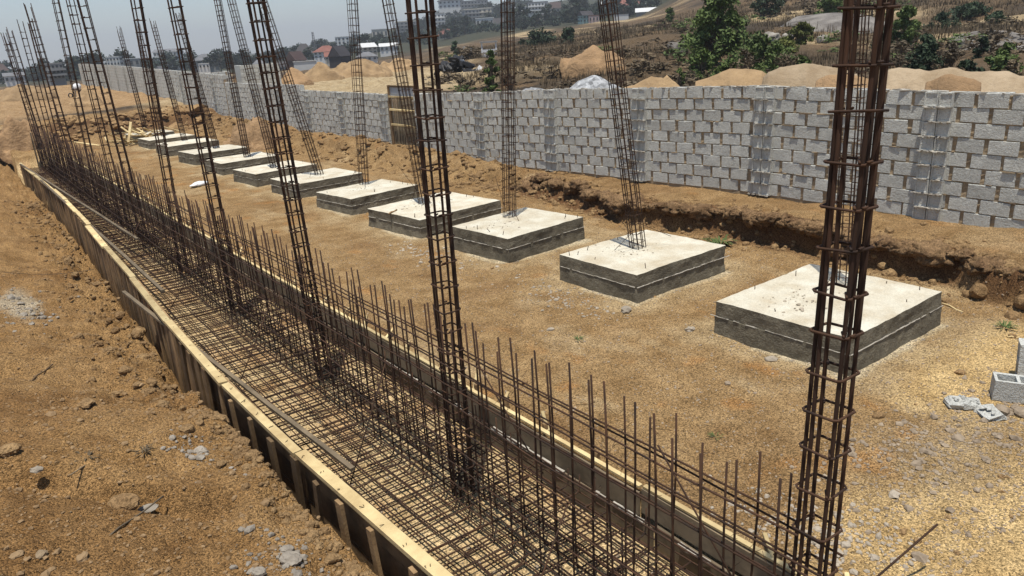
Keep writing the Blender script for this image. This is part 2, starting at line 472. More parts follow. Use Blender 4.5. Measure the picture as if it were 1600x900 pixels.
# soil kinds: what the earth itself is made of, place by place
def lerp(a, b, t): return a + (np.asarray(b) - a) * t[..., None]
def soil_colour(x, y):
    n1 = fbm(x * 0.55, y * 0.55, 4, 61)
    n2 = fbm(x * 1.9, y * 1.9, 4, 67)
    c = np.zeros(x.shape + (3,)) + np.array((0.31, 0.212, 0.112))
    c = lerp(c, (0.25, 0.165, 0.085), smooth(-0.1, 0.45, n1))
    c = lerp(c, (0.38, 0.20, 0.075), smooth(0.3, 0.6, n2) * 0.55)
    c = lerp(c, (0.40, 0.31, 0.195), smooth(0.2, 0.5, fbm(x * 1.3 + 7, y * 0.6, 4, 141)) * 0.6)
    c = lerp(c, (0.235, 0.15, 0.078), smooth(0.22, 0.5, fbm(x * 0.9 + 2, y * 1.2, 4, 143)) * 0.6)
    # pale sand in the right foreground and beside the pads
    sandy = np.maximum(smooth(1.9, 0.9, np.hypot((x - 6.0) / 1.3, (y - 1.9) / 0.75) + 0.35 * n2), smooth(1.5, 0.8, np.hypot((x - 9.2) / 1.5, (y - 3.1) / 0.75) + 0.4 * n2))
    c = lerp(c, (0.52, 0.385, 0.205), sandy)
    dp = np.full(x.shape, 9.0); fr = np.full(x.shape, 9.0)
    for (px, py, pw, pd, prz, ph) in PADS:
        q = np.hypot(np.maximum(np.abs(x - px) - pw / 2, 0), np.maximum(np.abs(y - py) - pd / 2, 0))
        dp = np.minimum(dp, q)
        fr = np.minimum(fr, np.where(y < py + 0.3, q, 9.0))
    c = lerp(c, (0.40, 0.315, 0.20), smooth(0.75, 0.15, dp + 0.35 * n2) * 0.7)
    c = lerp(c, (0.52, 0.46, 0.35), smooth(0.16, 0.04, fr + 0.10 * n2) * 0.9)
    rub = smooth(1.2, 0.4, np.hypot((x - 6.9) / 1.2, (y - 2.75) / 0.75) + 0.4 * n2)
    c = lerp(c, (0.315, 0.24, 0.15), rub * 0.7)
    # darker red earth of the cut and of the left bank
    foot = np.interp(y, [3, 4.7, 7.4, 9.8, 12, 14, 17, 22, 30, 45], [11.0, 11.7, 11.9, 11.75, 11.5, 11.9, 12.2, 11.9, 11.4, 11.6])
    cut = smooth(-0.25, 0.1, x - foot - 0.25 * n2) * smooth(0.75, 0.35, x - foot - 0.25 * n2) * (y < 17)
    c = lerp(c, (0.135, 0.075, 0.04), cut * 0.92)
    c = lerp(c, (0.235, 0.155, 0.085), smooth(-0.1, 0.4, x - foot - 0.5) * 0.3)
    lb = (x < form_x(y)) * 1.0
    c = lerp(c, (0.29, 0.182, 0.085), lb * 0.9)
    c = lerp(c, (0.225, 0.132, 0.058), lb * smooth(0.0, 0.4, n1) * 0.8)
    c = lerp(c, (0.19, 0.112, 0.05), lb * smooth(0.15, 0.5, n2) * 0.6)
    damp = lb * smooth(0.7, -0.5, (y - 6.7) + (x - 0.6) * 0.85 + 1.6 * n1 + 0.5 * n2) * smooth(1.7, 0.7, x + 0.6 * n2)
    c = lerp(c, (0.185, 0.105, 0.045), damp * 0.6)
    c = lerp(c, (0.40, 0.345, 0.27), lb * smooth(0.9, 0.5, np.hypot((x - 0.42) / 0.45, (y - 15.6) / 1.5) + 0.3 * n2))
    tr = ((x > form_x(y)) & (x < TR_X1) & (y < TR_Y1)) * 1.0
    c = lerp(c, (0.60, 0.47, 0.29), tr * 0.95)
    c = lerp(c, (0.42, 0.24, 0.12), tr * smooth(0.1, 0.5, n2) * 0.5)
    endc = smooth(46.5, 48.0, y) * smooth(50.5, 49.0, y) * (x < WALL_X)
    c = lerp(c, (0.12, 0.07, 0.04), endc * 0.9)
    # hillside: dry grass, burnt ground, bare sand and rock
    d = np.hypot(x, y)
    out = np.maximum((x > WALL_X) * 1.0, smooth(52, 58, y))
    nf = fbm(x * 0.10, y * 0.10, 5, 71)
    nh = fbm(x * 0.35, y * 0.35, 4, 73)
    h = np.zeros(x.shape + (3,)) + np.array((0.128, 0.092, 0.056))
    h = lerp(h, (0.066, 0.052, 0.037), smooth(-0.1, 0.3, nf))
    h = lerp(h, (0.20, 0.135, 0.075), smooth(0.15, 0.5, nh) * 0.7)
    h = lerp(h, (0.44, 0.34, 0.20), smooth(0.32, 0.5, fbm(x * 0.16, y * 0.05, 3, 79)) * 0.9)
    flat = smooth(1.3, 0.8, np.hypot((x - 23) / 9, (y - 46) / 13) + 0.3 * nf)
    h = lerp(h, (0.46, 0.36, 0.215), flat * 0.9)
    h = lerp(h, (0.055, 0.058, 0.036), smooth(170, 260, d))
    siteback = smooth(57, 62, y) * (x < WALL_X) * (d < 120)
    h = lerp(h, (0.36, 0.24, 0.125), siteback * 1.0)
    c = c * np.array((1.10, 1.05, 0.92))         # iron-rich laterite
    return lerp(c, h, out)
sc = soil_colour(GX, GY)
att = gm.color_attributes.new('soil', 'FLOAT_COLOR', 'POINT')
rgba = np.concatenate([sc, np.ones(sc.shape[:2] + (1,))], -1).reshape(-1).astype(np.float32)
att.data.foreach_set('color', rgba)
gm.materials.append(M['soil'])
tag(inst('ground', gm), kind='structure')
def gz(x, y): return float(height(np.array([x]), np.array([y]))[0])
# ------------------------------------------------------------------ timber formwork
def plank_mesh(name, L, w, t, m, seg=8, warp=0.0, axis='y'):
    """a sawn board along y (length), x (width), z (thickness)"""
    mb = MB()
    rows = []
    for i in range(seg + 1):
        u = i / seg
        ox = warp * math.sin(u * 3.1 + random.random()) * 0.5
        wj = w * (1 + random.uniform(-0.03, 0.03))
        rows.append([(ox - wj / 2, -L / 2 + L * u, -t / 2), (ox + wj / 2, -L / 2 + L * u, -t / 2), (ox + wj / 2, -L / 2 + L * u, t / 2), (ox - wj / 2, -L / 2 + L * u, t / 2)])
    V = [p for r in rows for p in r]
    F = []
    for i in range(seg):
        for k in range(4):
            F.append((i * 4 + k, i * 4 + (k + 1) % 4, i * 4 + 4 + (k + 1) % 4, i * 4 + 4 + k))
    F += [(3, 2, 1, 0), tuple(seg * 4 + k for k in range(4))]
    mb.add(V, [f[::-1] for f in F])
    return mb.mesh(name, m)

CAP = 0.30
left_form = thing('timber_formwork', (2.1, 3.0, CAP), 'rough timber trench form along the soil bank with pale plank capping', 'formwork')
inv = Matrix.Translation(-Vector((2.1, 3.0, CAP)))
def sub(o):                                      # keep world coordinates for children of a thing at its base
    o.matrix_parent_inverse = inv
    return o
# capping boards
y = 1.6
k = 0
while y < 36.5:
    L = min(random.uniform(2.0, 3.3), 37.0 - y)
    a, b = Vector((float(form_x(y)), y, 0)), Vector((float(form_x(y + L)), y + L, 0))
    d = b - a
    me = plank_mesh('capping_board', d.length - 0.015, random.uniform(0.085, 0.118), 0.045, M['timber'], 2, 0.0)
    o = sub(inst('capping_board', me, left_form, ((a.x + b.x) / 2 + random.uniform(-0.025, 0.025), y + L / 2, CAP - 0.02 + random.uniform(-0.012, 0.012)), (random.uniform(-0.006, 0.006), random.uniform(-0.05, 0.05), math.atan2(-d.x, d.y))))
    y += L
    k += 1
nails = MB()
for i in range(40):
    yy = 2.5 + 17 * (i / 40) ** 1.3
    for k in range(random.choice((1, 2, 2))):
        nails.tube([(float(form_x(yy)) + random.uniform(-0.035, 0.035), yy + random.uniform(-0.03, 0.03), CAP - 0.01), (float(form_x(yy)) + random.uniform(-0.03, 0.03), yy, CAP + 0.010)], 0.0032, 5)
tag(sub(nails.build('nails', M['rebar'], left_form)), kind='stuff')
# inner face boards and outer stakes / planks
stake = [plank_mesh('stake', 1.12, 0.085 + 0.03 * i, 0.035, M['plank'], 3, 0.01) for i in range(3)]
face = plank_mesh('face_board', 2.6, 0.27, 0.028, M['plank'], 6, 0.0)
for lv in range(3):
    y = 1.5
    while y < 37.0:
        a = Vector((float(form_x(y)), y, 0)); b = Vector((float(form_x(y + 2.6)), y + 2.6, 0))
        ang = math.atan2(-(b - a).x, (b - a).y)
        sub(inst('face_board', face, left_form, ((a.x + b.x) / 2 + 0.058 + 0.004 * (lv % 2), y + 1.3, CAP - 0.185 - lv * 0.275), (0, math.pi / 2, ang)))
        y += 2.61
y = 2.0
while y < 36.6:
    near = y < 9.0
    if near: y += random.uniform(0.46, 0.66)
    else: y += random.uniform(0.13, 0.24) if y < 30 else random.uniform(0.2, 0.35)
    me = random.choice(stake)
    x = float(form_x(y)) - 0.010 - random.uniform(0, 0.035)
    # a stake stands upright: its length turned to z, its width along the trench
    o = inst('stake', me, left_form, (x - (0.03 if near else 0.0), y, CAP - 0.61 + random.uniform(-0.02, 0.0)))
    tilt = random.gauss(0, 0.06) if near else random.gauss(0, 0.055)
    o.rotation_euler = Matrix(((0, 0, 1), (1, 0, 0), (0, 1, 0))).to_euler()
    o.rotation_euler = (Matrix.Rotation(tilt, 3, 'X') @ Matrix.Rotation(random.gauss(0.0, 0.015), 3, 'Y') @ Matrix(((0, 0, 1), (1, 0, 0), (0, 1, 0)))).to_euler()
    sub(o)

right_form = thing('timber_formwork', (4.33, 3.0, 0), 'weathered board form on the pad side of the rebar trench', 'formwork')
invr = Matrix.Translation(-Vector((4.33, 3.0, 0)))
def subr(o):
    o.matrix_parent_inverse = invr
    return o
up = [plank_mesh('board', 3.0, 0.25, 0.03, M['board'], 8, 0.02) for _ in range(3)]
y = 1.2
k = 0
while y < 40:
    xx = 4.325 + 0.02 * math.sin(y * 0.9) + random.uniform(-0.008, 0.008)
    subr(inst('board', up[k % 3], right_form, (xx, y + 1.5, -0.105 + random.uniform(-0.02, 0.02)), (0, math.pi / 2, random.uniform(-0.008, 0.008))))
    subr(inst('board', up[(k + 1) % 3], right_form, (xx - 0.042, y + 1.3, -0.375), (0, math.pi / 2, random.uniform(-0.006, 0.006))))
    y += 3.01
    k += 1
edge_strip = plank_mesh('edge_batten', 2.98, 0.05, 0.02, M['timber'], 8, 0.01)
y = 1.2
while y < 40:
    subr(inst('edge_batten', edge_strip, right_form, (4.345 + 0.02 * math.sin(y * 0.9), y + 1.5, 0.040 + random.uniform(-0.01, 0.01)), (0, 0, random.uniform(-0.008, 0.008))))
    y += 3.01
peg = MB(); peg.box((0, 0, 0), (0.045, 0.06, 0.42), bev=0.006, jit=0.004)
peg = peg.mesh('peg', M['plank'])
y = 1.6
while y < 39:
    subr(inst('peg', peg, right_form, (4.39 + random.uniform(0, 0.02), y, -0.13 + random.uniform(-0.05, 0.04)), (random.gauss(0, 0.06), random.uniform(-0.02, 0.12), random.uniform(-0.3, 0.3))))
    if random.random() < 0.4:
        mb = MB(); mb.box((0, 0, 0), (0.035, 0.30, 0.035), bev=0.004)
        subr(inst('strut', mb.mesh('strut', M['timber']), right_form, (4.47, y + 0.1, 0.05), (random.uniform(-0.1, 0.4), 0, random.uniform(-1.2, -0.4))))
    y += random.uniform(0.5, 0.85)
# fin of spilt concrete along the lower board
fin = MB()
y = 1.3
while y < 9.5:
    L = random.uniform(0.05, 0.16)
    fin.box((4.262, y + L / 2, -0.243 + random.uniform(-0.006, 0.008)), (0.035 + random.uniform(-0.01, 0.01), L, 0.022), jit=0.006)
    y += L if random.random() < 0.8 else L + random.uniform(0.1, 0.5)
tag(subr(fin.build('concrete_fin', M['mortar_light'], right_form)), kind='stuff')
# timber across the far end of the trench
eb = thing('end_board', (3.2, 40.4, -0.3), 'grey timber board closing the far end of the trench', 'board')
inst('plank', plank_mesh('plank', 2.1, 0.3, 0.04, M['board'], 4), eb, (0, 0, 0.15), (math.pi / 2, 0, math.pi / 2))
inst('plank', plank_mesh('plank', 2.1, 0.3, 0.04, M['board'], 4), eb, (0, 0.045, 0.46), (math.pi / 2, 0, math.pi / 2))

# loose battens lying along the trench
def lie(name, p, q, w, t, m, label, cat='plank', sag=0.0):
    p, q = Vector(p), Vector(q)
    d = q - p
    me = plank_mesh(name, d.length, w, t, m, 8, 0.02)
    o = inst(name, me, None, (p + q) / 2)
    o.rotation_euler = d.to_track_quat('Y', 'Z').to_euler()
    return tag(o, label, cat)
lie('batten', (1.86, 13.9, 0.27), (2.58, 6.6, -0.14), 0.055, 0.035, M['board'], 'long thin batten crossing over the capping of the left trench form')
lie('batten', (2.25, 36.0, 0.36), (3.1, 19.2, 0.02), 0.06, 0.04, M['board'], 'long grey batten lying over the far rebar beside the bank')
lie('batten', (2.33, 30.0, 0.36), (2.48, 14.0, 0.10), 0.06, 0.04, M['board'], 'slim batten lying inside the left trench form past the crossing batten')

# ------------------------------------------------------------------ reinforcement of the strip foundation
def straight(name, L, r, n=6, m='rebar', seg=1, bow=0.0):
    mb = MB()
    pts = [(bow * math.sin(math.pi * i / seg), bow * 0.5 * math.sin(2.2 * math.pi * i / seg), L * i / seg) for i in range(seg + 1)]
    mb.tube(pts, r, n)
    return mb.mesh(name, M[m], True)
cage = thing('foundation_rebar', (3.3, 3.0, FLOOR), 'dark rusty rebar mat and upstand filling the long trench', 'rebar')
invc = Matrix.Translation(-Vector((3.3, 3.0, FLOOR)))
def subc(o):
    o.matrix_parent_inverse = invc
    return o
def to_dir(d): return Vector(d).to_track_quat('Z', 'Y').to_euler()
# vertical starter bars, with a bent foot turned along the floor
def starter(name, h, r, foot, bow):
    mb = MB()
    pts = [(foot, 0, 0.0), (foot * 0.15, 0, 0.0), (foot * 0.04, 0, 0.02), (0, 0, 0.07)]
    for i in range(1, 5):
        pts.append((bow * math.sin(i * 0.8), bow * 0.7 * math.sin(i * 1.3), 0.07 + (h - 0.07) * i / 4))
    mb.tube(pts, r, 6)
    return mb.mesh(name, M['rebar'], True)
VL = [starter('vertical_bar', 1.98 + 0.06 * i, 0.0085, -0.35, 0.012 * (i - 1)) for i in range(4)]
VR = [starter('vertical_bar', 1.78 + 0.06 * i, 0.0085, 0.35, 0.012 * (i - 1)) for i in range(4)]
rest = MB()
count = 0
y = 2.12
while y < 40.0:
    for row, (xb, meshes) in enumerate(((3.27, VL), (3.53, VR))):
        yy = y + row * 0.09 + random.uniform(-0.04, 0.04)
        lean = (random.gauss(0, 0.012), random.gauss(0.0, 0.012))
        if count < 290:
            subc(inst('vertical_bar', random.choice(meshes), cage, (xb + random.uniform(-0.012, 0.012), yy, FLOOR + 0.05), (lean[0], lean[1], random.uniform(-0.15, 0.15))))
        else:
            h = (1.98, 1.8)[row] + random.uniform(0, 0.18)
            rest.tube([(xb, yy, FLOOR + 0.05), (xb + lean[1] * h, yy - lean[0] * h, FLOOR + 0.05 + h)], 0.009, 5)
        count += 1
    y += random.uniform(0.205, 0.25)
# long bars of the upstand
ZL = [1.28, 1.10, 0.92, 0.72, 0.50, 0.28, 0.06, -0.18]
for row, xb in enumerate((3.255, 3.545)):
    for z in ZL:
        zz = z - 0.02 * row + random.uniform(-0.02, 0.02)
        if row == 1 and z > 1.2: zz -= 0.10
        mb = MB()
        pts = []
        y = 1.82 + random.uniform(0, 0.35)
        while y < 40.2:
            pts.append((xb + random.uniform(-0.012, 0.012), y, zz + random.uniform(-0.02, 0.02)))
            y += random.uniform(0.9, 1.4)
        mb.tube(pts, 0.0075, 6)
        subc(mb.build('long_bar', M['rebar'], cage, True))
# bottom mat: two layers of long bars and cross bars with turned-up ends
def matx(u, y):                                  # position across the trench that follows the bowed form
    a = float(form_x(y)) + 0.14
    return a + (4.22 - a) * u
for layer, z in enumerate((FLOOR + 0.07, FLOOR + 0.20)):
    for i in range(13 - layer * 3):
        u = (i + 0.5 * layer) / (12.0 - layer * 3)
        mb = MB(); pts = []; y = 1.4 + random.uniform(0, 0.3)
        while y < 40.1:
            pts.append((matx(min(u, 1), y) + random.uniform(-0.018, 0.018), y, z + random.uniform(-0.012, 0.012)))
            y += random.uniform(0.9, 1.5)
        mb.tube(pts, 0.0085 if layer == 0 else 0.0075, 6)
        subc(mb.build('long_bar', M['rebar'], cage, True))
def cross(name, L, r, upl, upr):
    mb = MB()
    pts = []
    if upl: pts += [(0, 0, upl), (0, 0, 0.05), (0.015, 0, 0.015)]
    pts += [(0.05, 0, 0), (L * 0.35, 0.004, -0.004), (L * 0.7, -0.004, 0.0), (L - 0.05, 0, 0)]
    if upr: pts += [(L - 0.015, 0, 0.015), (L, 0, 0.05), (L, 0, upr)]
    mb.tube(pts, r, 5)
    return mb.mesh(name, M['rebar'], True)
CB = [cross('cross_bar', 2.05, 0.0085, 0.0, 0.0), cross('cross_bar', 2.0, 0.008, 0.22, 0.20), cross('cross_bar', 1.35, 0.008, 0.0, 0.55), cross('cross_bar', 2.0, 0.008, 0.0, 0.28)]
y = 1.5
nc = 0
while y < 40:
    for layer in (0, 1):
        yy = y + layer * 0.08 + random.uniform(-0.03, 0.03)
        x0 = float(form_x(yy)) + 0.11
        me = CB[0] if layer == 0 else random.choice(CB)
        rz = random.gauss(0, 0.03)
        sx = (4.23 - x0) / 2.05
        if nc < 298:
            subc(inst('cross_bar', me, cage, (x0, yy, FLOOR + (0.055 if layer == 0 else 0.215) + random.uniform(-0.01, 0.015)), (random.uniform(-0.05, 0.05), random.gauss(0, 0.006), rz), (sx, 1, 1)))
        else:
            rest.tube([(x0, yy, FLOOR + 0.06 + layer * 0.15), (4.23, yy + rz * 2, FLOOR + 0.06 + layer * 0.15)], 0.0085, 5)
        nc += 1
    y += random.uniform(0.19, 0.235)
# diagonal braces, chairs and loose tie wire
for i in range(26):
    y0 = 2.0 + 36 * (i / 26) ** 1.4
    L = random.uniform(0.8, 1.5)
    kind = i % 3
    if kind == 0: p, q = (2.5, y0, FLOOR + 0.1), (3.27, y0 + random.uniform(-0.4, 0.6), 0.45 + random.uniform(0, 0.3))
    elif kind == 1: p, q = (3.40, y0, random.uniform(0.4, 0.7)), (3.44, y0 + 0.8, random.uniform(1.1, 1.35))
    else: p, q = (3.55, y0 + 0.2, random.uniform(0.0, 0.6)), (4.2, y0 - 0.1, FLOOR + 0.15)
    me = straight('brace_bar', (Vector(q) - Vector(p)).length, 0.007, 5)
    subc(inst('brace_bar', me, cage, p, to_dir(Vector(q) - Vector(p))))
tag(subc(rest.build('far_bars', M['rebar'], cage, True)), kind='stuff')
wire = MB()
for i in range(420):
    y0 = 2 + 20 * random.random() ** 1.6
    c = Vector((random.choice((3.27, 3.53)) + random.uniform(-0.1, 0.1), y0, random.choice(ZL) + random.uniform(-0.05, 0.05)))
    wire.tube([c, c + Vector((random.uniform(-0.06, 0.06), random.uniform(-0.06, 0.06), random.uniform(-0.04, 0.06))), c + Vector((random.uniform(-0.1, 0.1), random.uniform(-0.1, 0.1), random.uniform(-0.05, 0.08)))], 0.0018, 3, caps=False)
tag(subc(wire.build('tie_wire', M['rebar'], cage)), kind='stuff')

# ------------------------------------------------------------------ column cages
def loop_mesh(name, w, d, r, hook=True):
    mb = MB(); c = 0.018; pts = []
    for sx, sy, order in ((1, 1, 0), (-1, 1, 1), (-1, -1, 0), (1, -1, 1)):
        a, b = (sx * w / 2, sy * (d / 2 - c), 0), (sx * (w / 2 - c), sy * d / 2, 0)
        pts += [a, b] if order == 0 else [b, a]
    mb.tube(pts, r, 6, closed=True)
    if hook:
        mb.tube([(w / 2, d / 2 - 0.01, 0.012), (w / 2 - 0.06, d / 2 - 0.05, 0.016)], r, 5)
        mb.tube([(w / 2 - 0.03, d / 2 + 0.012, 0.014), (-w / 2 + 0.02 + w * 0.55, d / 2 + 0.012, 0.016)], r, 5)
    return mb.mesh(name, M['rebar'], True)
BARM = {}
def unit_bar(r, m):
    if (r, m) not in BARM:
        mb = MB()
        mb.tube([(0, 0, i / 3.0) for i in range(4)], r, 8)
        BARM[(r, m)] = mb.mesh('main_bar', M[m], True)
    return BARM[(r, m)]
LOOPS = {}
def column(loc, height, lean, label, group, w=0.19, d=0.20, nb=6, r=0.0105, rs=0.0065, spacing=0.2, lap=0.0, ribbed=False, yaw=0.0, splay=0, tops=None):
    """loc: base on floor or pad; lean: metres sideways per metre of height (x, y)"""
    up = Vector((lean[0], lean[1], 1)).normalized()
    q = Vector((0, 0, 1)).rotation_difference(up)
    rot = (q.to_matrix() @ Matrix.Rotation(yaw, 3, 'Z')).to_euler()
    t = thing('rebar_column', loc, label, 'rebar column', group, rot)
    mname = 'rebar_rib' if ribbed else 'rebar'
    pos = [(-w / 2, -d / 2), (w / 2, -d / 2), (w / 2, d / 2), (-w / 2, d / 2)]
    if nb >= 6: pos += [(-w / 2, d * 0.2), (w / 2, -d * 0.2)]
    if nb >= 8: pos += [(0.0, -d / 2), (0.01, d / 2)]
    for i, (x, y) in enumerate(pos):
        k = 1 - (r + rs) * 2 / w
        h = height + random.uniform(-0.25, 0.12)
        inst('main_bar', unit_bar(r, mname), t, (x * k, y * k, 0), (random.gauss(0, 0.0025), random.gauss(0, 0.0025), random.uniform(0, 6)), (1, 1, h))
    if lap > 0:
        for i, (x, y) in enumerate((pos[1], pos[3])):
            k = 1 - (r + rs) * 2 / w
            inst('lap_bar', unit_bar(r * 0.9, mname), t, (x * k, y * k - math.copysign(0.023, y) + random.uniform(-0.004, 0.004), lap + random.uniform(-0.12, 0.12)), (random.gauss(0, 0.003), random.gauss(0, 0.003), 1), (1, 1, height - lap + 0.5))
    key = (w, d, rs)
    if key not in LOOPS: LOOPS[key] = loop_mesh('stirrup', w, d, rs)
    z = 0.12
    while z < height - 0.3:
        o = inst('stirrup', LOOPS[key], t, (0, 0, z), (random.gauss(0, 0.035), random.gauss(0, 0.035), math.pi * random.randint(0, 1) + random.gauss(0, 0.02)))
        z += spacing * random.uniform(0.88, 1.12)
    for i in range(splay):
        a = random.uniform(0, 6.28)
        p = Vector((math.cos(a) * 0.1, math.sin(a) * 0.1, random.uniform(0.15, 0.55)))
        e = Vector((math.cos(a) * random.uniform(0.35, 0.75), math.sin(a) * random.uniform(0.35, 0.75), random.uniform(0.0, 0.1) if i % 2 == 0 else random.uniform(0.5, 0.9)))
        inst('spacer_bar', straight('spacer_bar', (e - p).length, 0.005, 5), t, p, to_dir(e - p))
    return t
ordn = ['nearest', 'second', 'third', 'fourth', 'fifth', 'sixth', 'seventh', 'eighth', 'ninth', 'tenth', 'eleventh', 'twelfth', 'thirteenth', 'fourteenth']
TC = [  # y, lean x, lean y, height, x
    (1.94, 0.038, 0.004, 6.8, 3.335), (5.86, 0.0, -0.006, 6.6, 3.44), (9.55, -0.03, 0.0, 6.4, 3.53), (13.4, -0.018, -0.01, 6.4, 3.52), (16.9, 0.022, -0.01, 6.3, 3.50),
    (20.6, -0.04, 0.0, 6.5, 3.50), (23.0, -0.013, 0.0, 6.5, 3.48), (26.4, 0.01, 0.0, 6.5, 3.46), (29.6, -0.045, 0.01, 6.35, 3.46), (32.2, -0.008, 0.0, 6.1, 3.44),
    (34.6, -0.018, 0.0, 6.1, 3.42), (37.0, -0.05, 0.0, 6.0, 3.40), (38.6, -0.07, 0.0, 5.8, 3.38), (40.0, -0.035, 0.0, 5.7, 3.36)]
for i, (y, lx, ly, h, x) in enumerate(TC):
    lab = ('very tall rusty rebar column closest to the camera at the right of the trench', 'second rebar column from the camera rising from the rebar trench',)[i] if i < 2 else ordn[i] + ' rebar column from the camera along the rebar trench'
    column((x, y, FLOOR + 0.06), h, (lx, ly), lab, 'column cages standing in the trench', lap=(2.95 if i < 2 else (0.0 if i % 2 else 1.2)) if i < 4 else 0.0, ribbed=(i < 2), w=0.20 if i < 2 else 0.19, d=0.20, nb=6 if i < 6 else 4, r=0.0118 if i < 3 else 0.0125, rs=0.0075, spacing=(0.235, 0.215, 0.2, 0.2)[i] if i < 4 else 0.24)

# ------------------------------------------------------------------ concrete pad footings
def pad_part(name, w, d, z0, z1, mats, step, seed, topface, bulge=0.0, parent=None):
    nxp, nyp = max(4, int(w / step)), max(4, int(d / step))
    nzp = 3
    mb = MB()
    def wob(p, k=1.0):
        x, y, z = p
        nn = mnoise.noise((x * 5 + seed, y * 5, z * 9)) + 0.5 * mnoise.noise((x * 12 + seed, y * 12, z * 18))
        nm = mnoise.noise((x * 1.2 + seed, y * 1.2 - seed, z * 3))
        return nn * 0.010 + nm * 0.014
    # side faces
    loop = []
    for i in range(nxp): loop.append((-w / 2 + w * i / nxp, -d / 2, 0, -1))
    for i in range(nyp): loop.append((w / 2, -d / 2 + d * i / nyp, 1, 0))
    for i in range(nxp): loop.append((w / 2 - w * i / nxp, d / 2, 0, 1))
    for i in range(nyp): loop.append((-w / 2, d / 2 - d * i / nyp, -1, 0))
    Lp = len(loop)
    V, F = [], []
    for k in range(nzp + 1):
        z = z0 + (z1 - z0) * k / nzp
        for (x, y, nx_, ny_) in loop:
            o = wob((x, y, z)) + bulge * (1 - k / nzp)
            sgnx, sgny = (np.sign(x) if abs(abs(x) - w / 2) < 1e-6 else 0), (np.sign(y) if abs(abs(y) - d / 2) < 1e-6 else 0)
            zz = z + (wob((x + 9, y, z)) * 0.6 if 0 < k else 0)
            V.append((x + sgnx * o, y + sgny * o, zz))
    for k in range(nzp):
        for i in range(Lp):
            j = (i + 1) % Lp
            F.append((k * Lp + i, k * Lp + j, (k + 1) * Lp + j, (k + 1) * Lp + i))
    mb.add(V, F, 0)
    # top
    top_ring = V[nzp * Lp:(nzp + 1) * Lp]
    ring = {}
    for q, (x, y, a, b) in zip(top_ring, loop): ring[(round(x, 4), round(y, 4))] = q
    T = []
    for j in range(nyp + 1):
        for i in range(nxp + 1):
            x, y = -w / 2 + w * i / nxp, -d / 2 + d * j / nyp
            q = ring.get((round(x, 4), round(y, 4)))
            T.append(q if q else (x, y, z1 + wob((x, y, z1)) * 0.9))
    TF = [(j * (nxp + 1) + i, j * (nxp + 1) + i + 1, (j + 1) * (nxp + 1) + i + 1, (j + 1) * (nxp + 1) + i) for j in range(nyp) for i in range(nxp)]
    mb.add(T, TF, 1 if topface else 0)
    return mb.build(name, mats, parent)
PC = [(9.62, 5.42, 0.0, 0.02), (9.10, 8.86, -0.085, 0.075), (9.02, 12.45, 0.055, -0.01), (8.70, 15.38, -0.075, 0.03), (8.95, 19.05, 0.065, 0.0), (8.83, 21.8, -0.17, 0.05), (8.50, 24.7, -0.10, 0.0), (8.76, 28.2, -0.02, 0.0), (8.86, 32.3, -0.10, 0.0), (8.80, 37.0, -0.07, 0.0), (8.74, 40.7, -0.03, 0.0), (8.64, 44.0, -0.05, 0.0)]
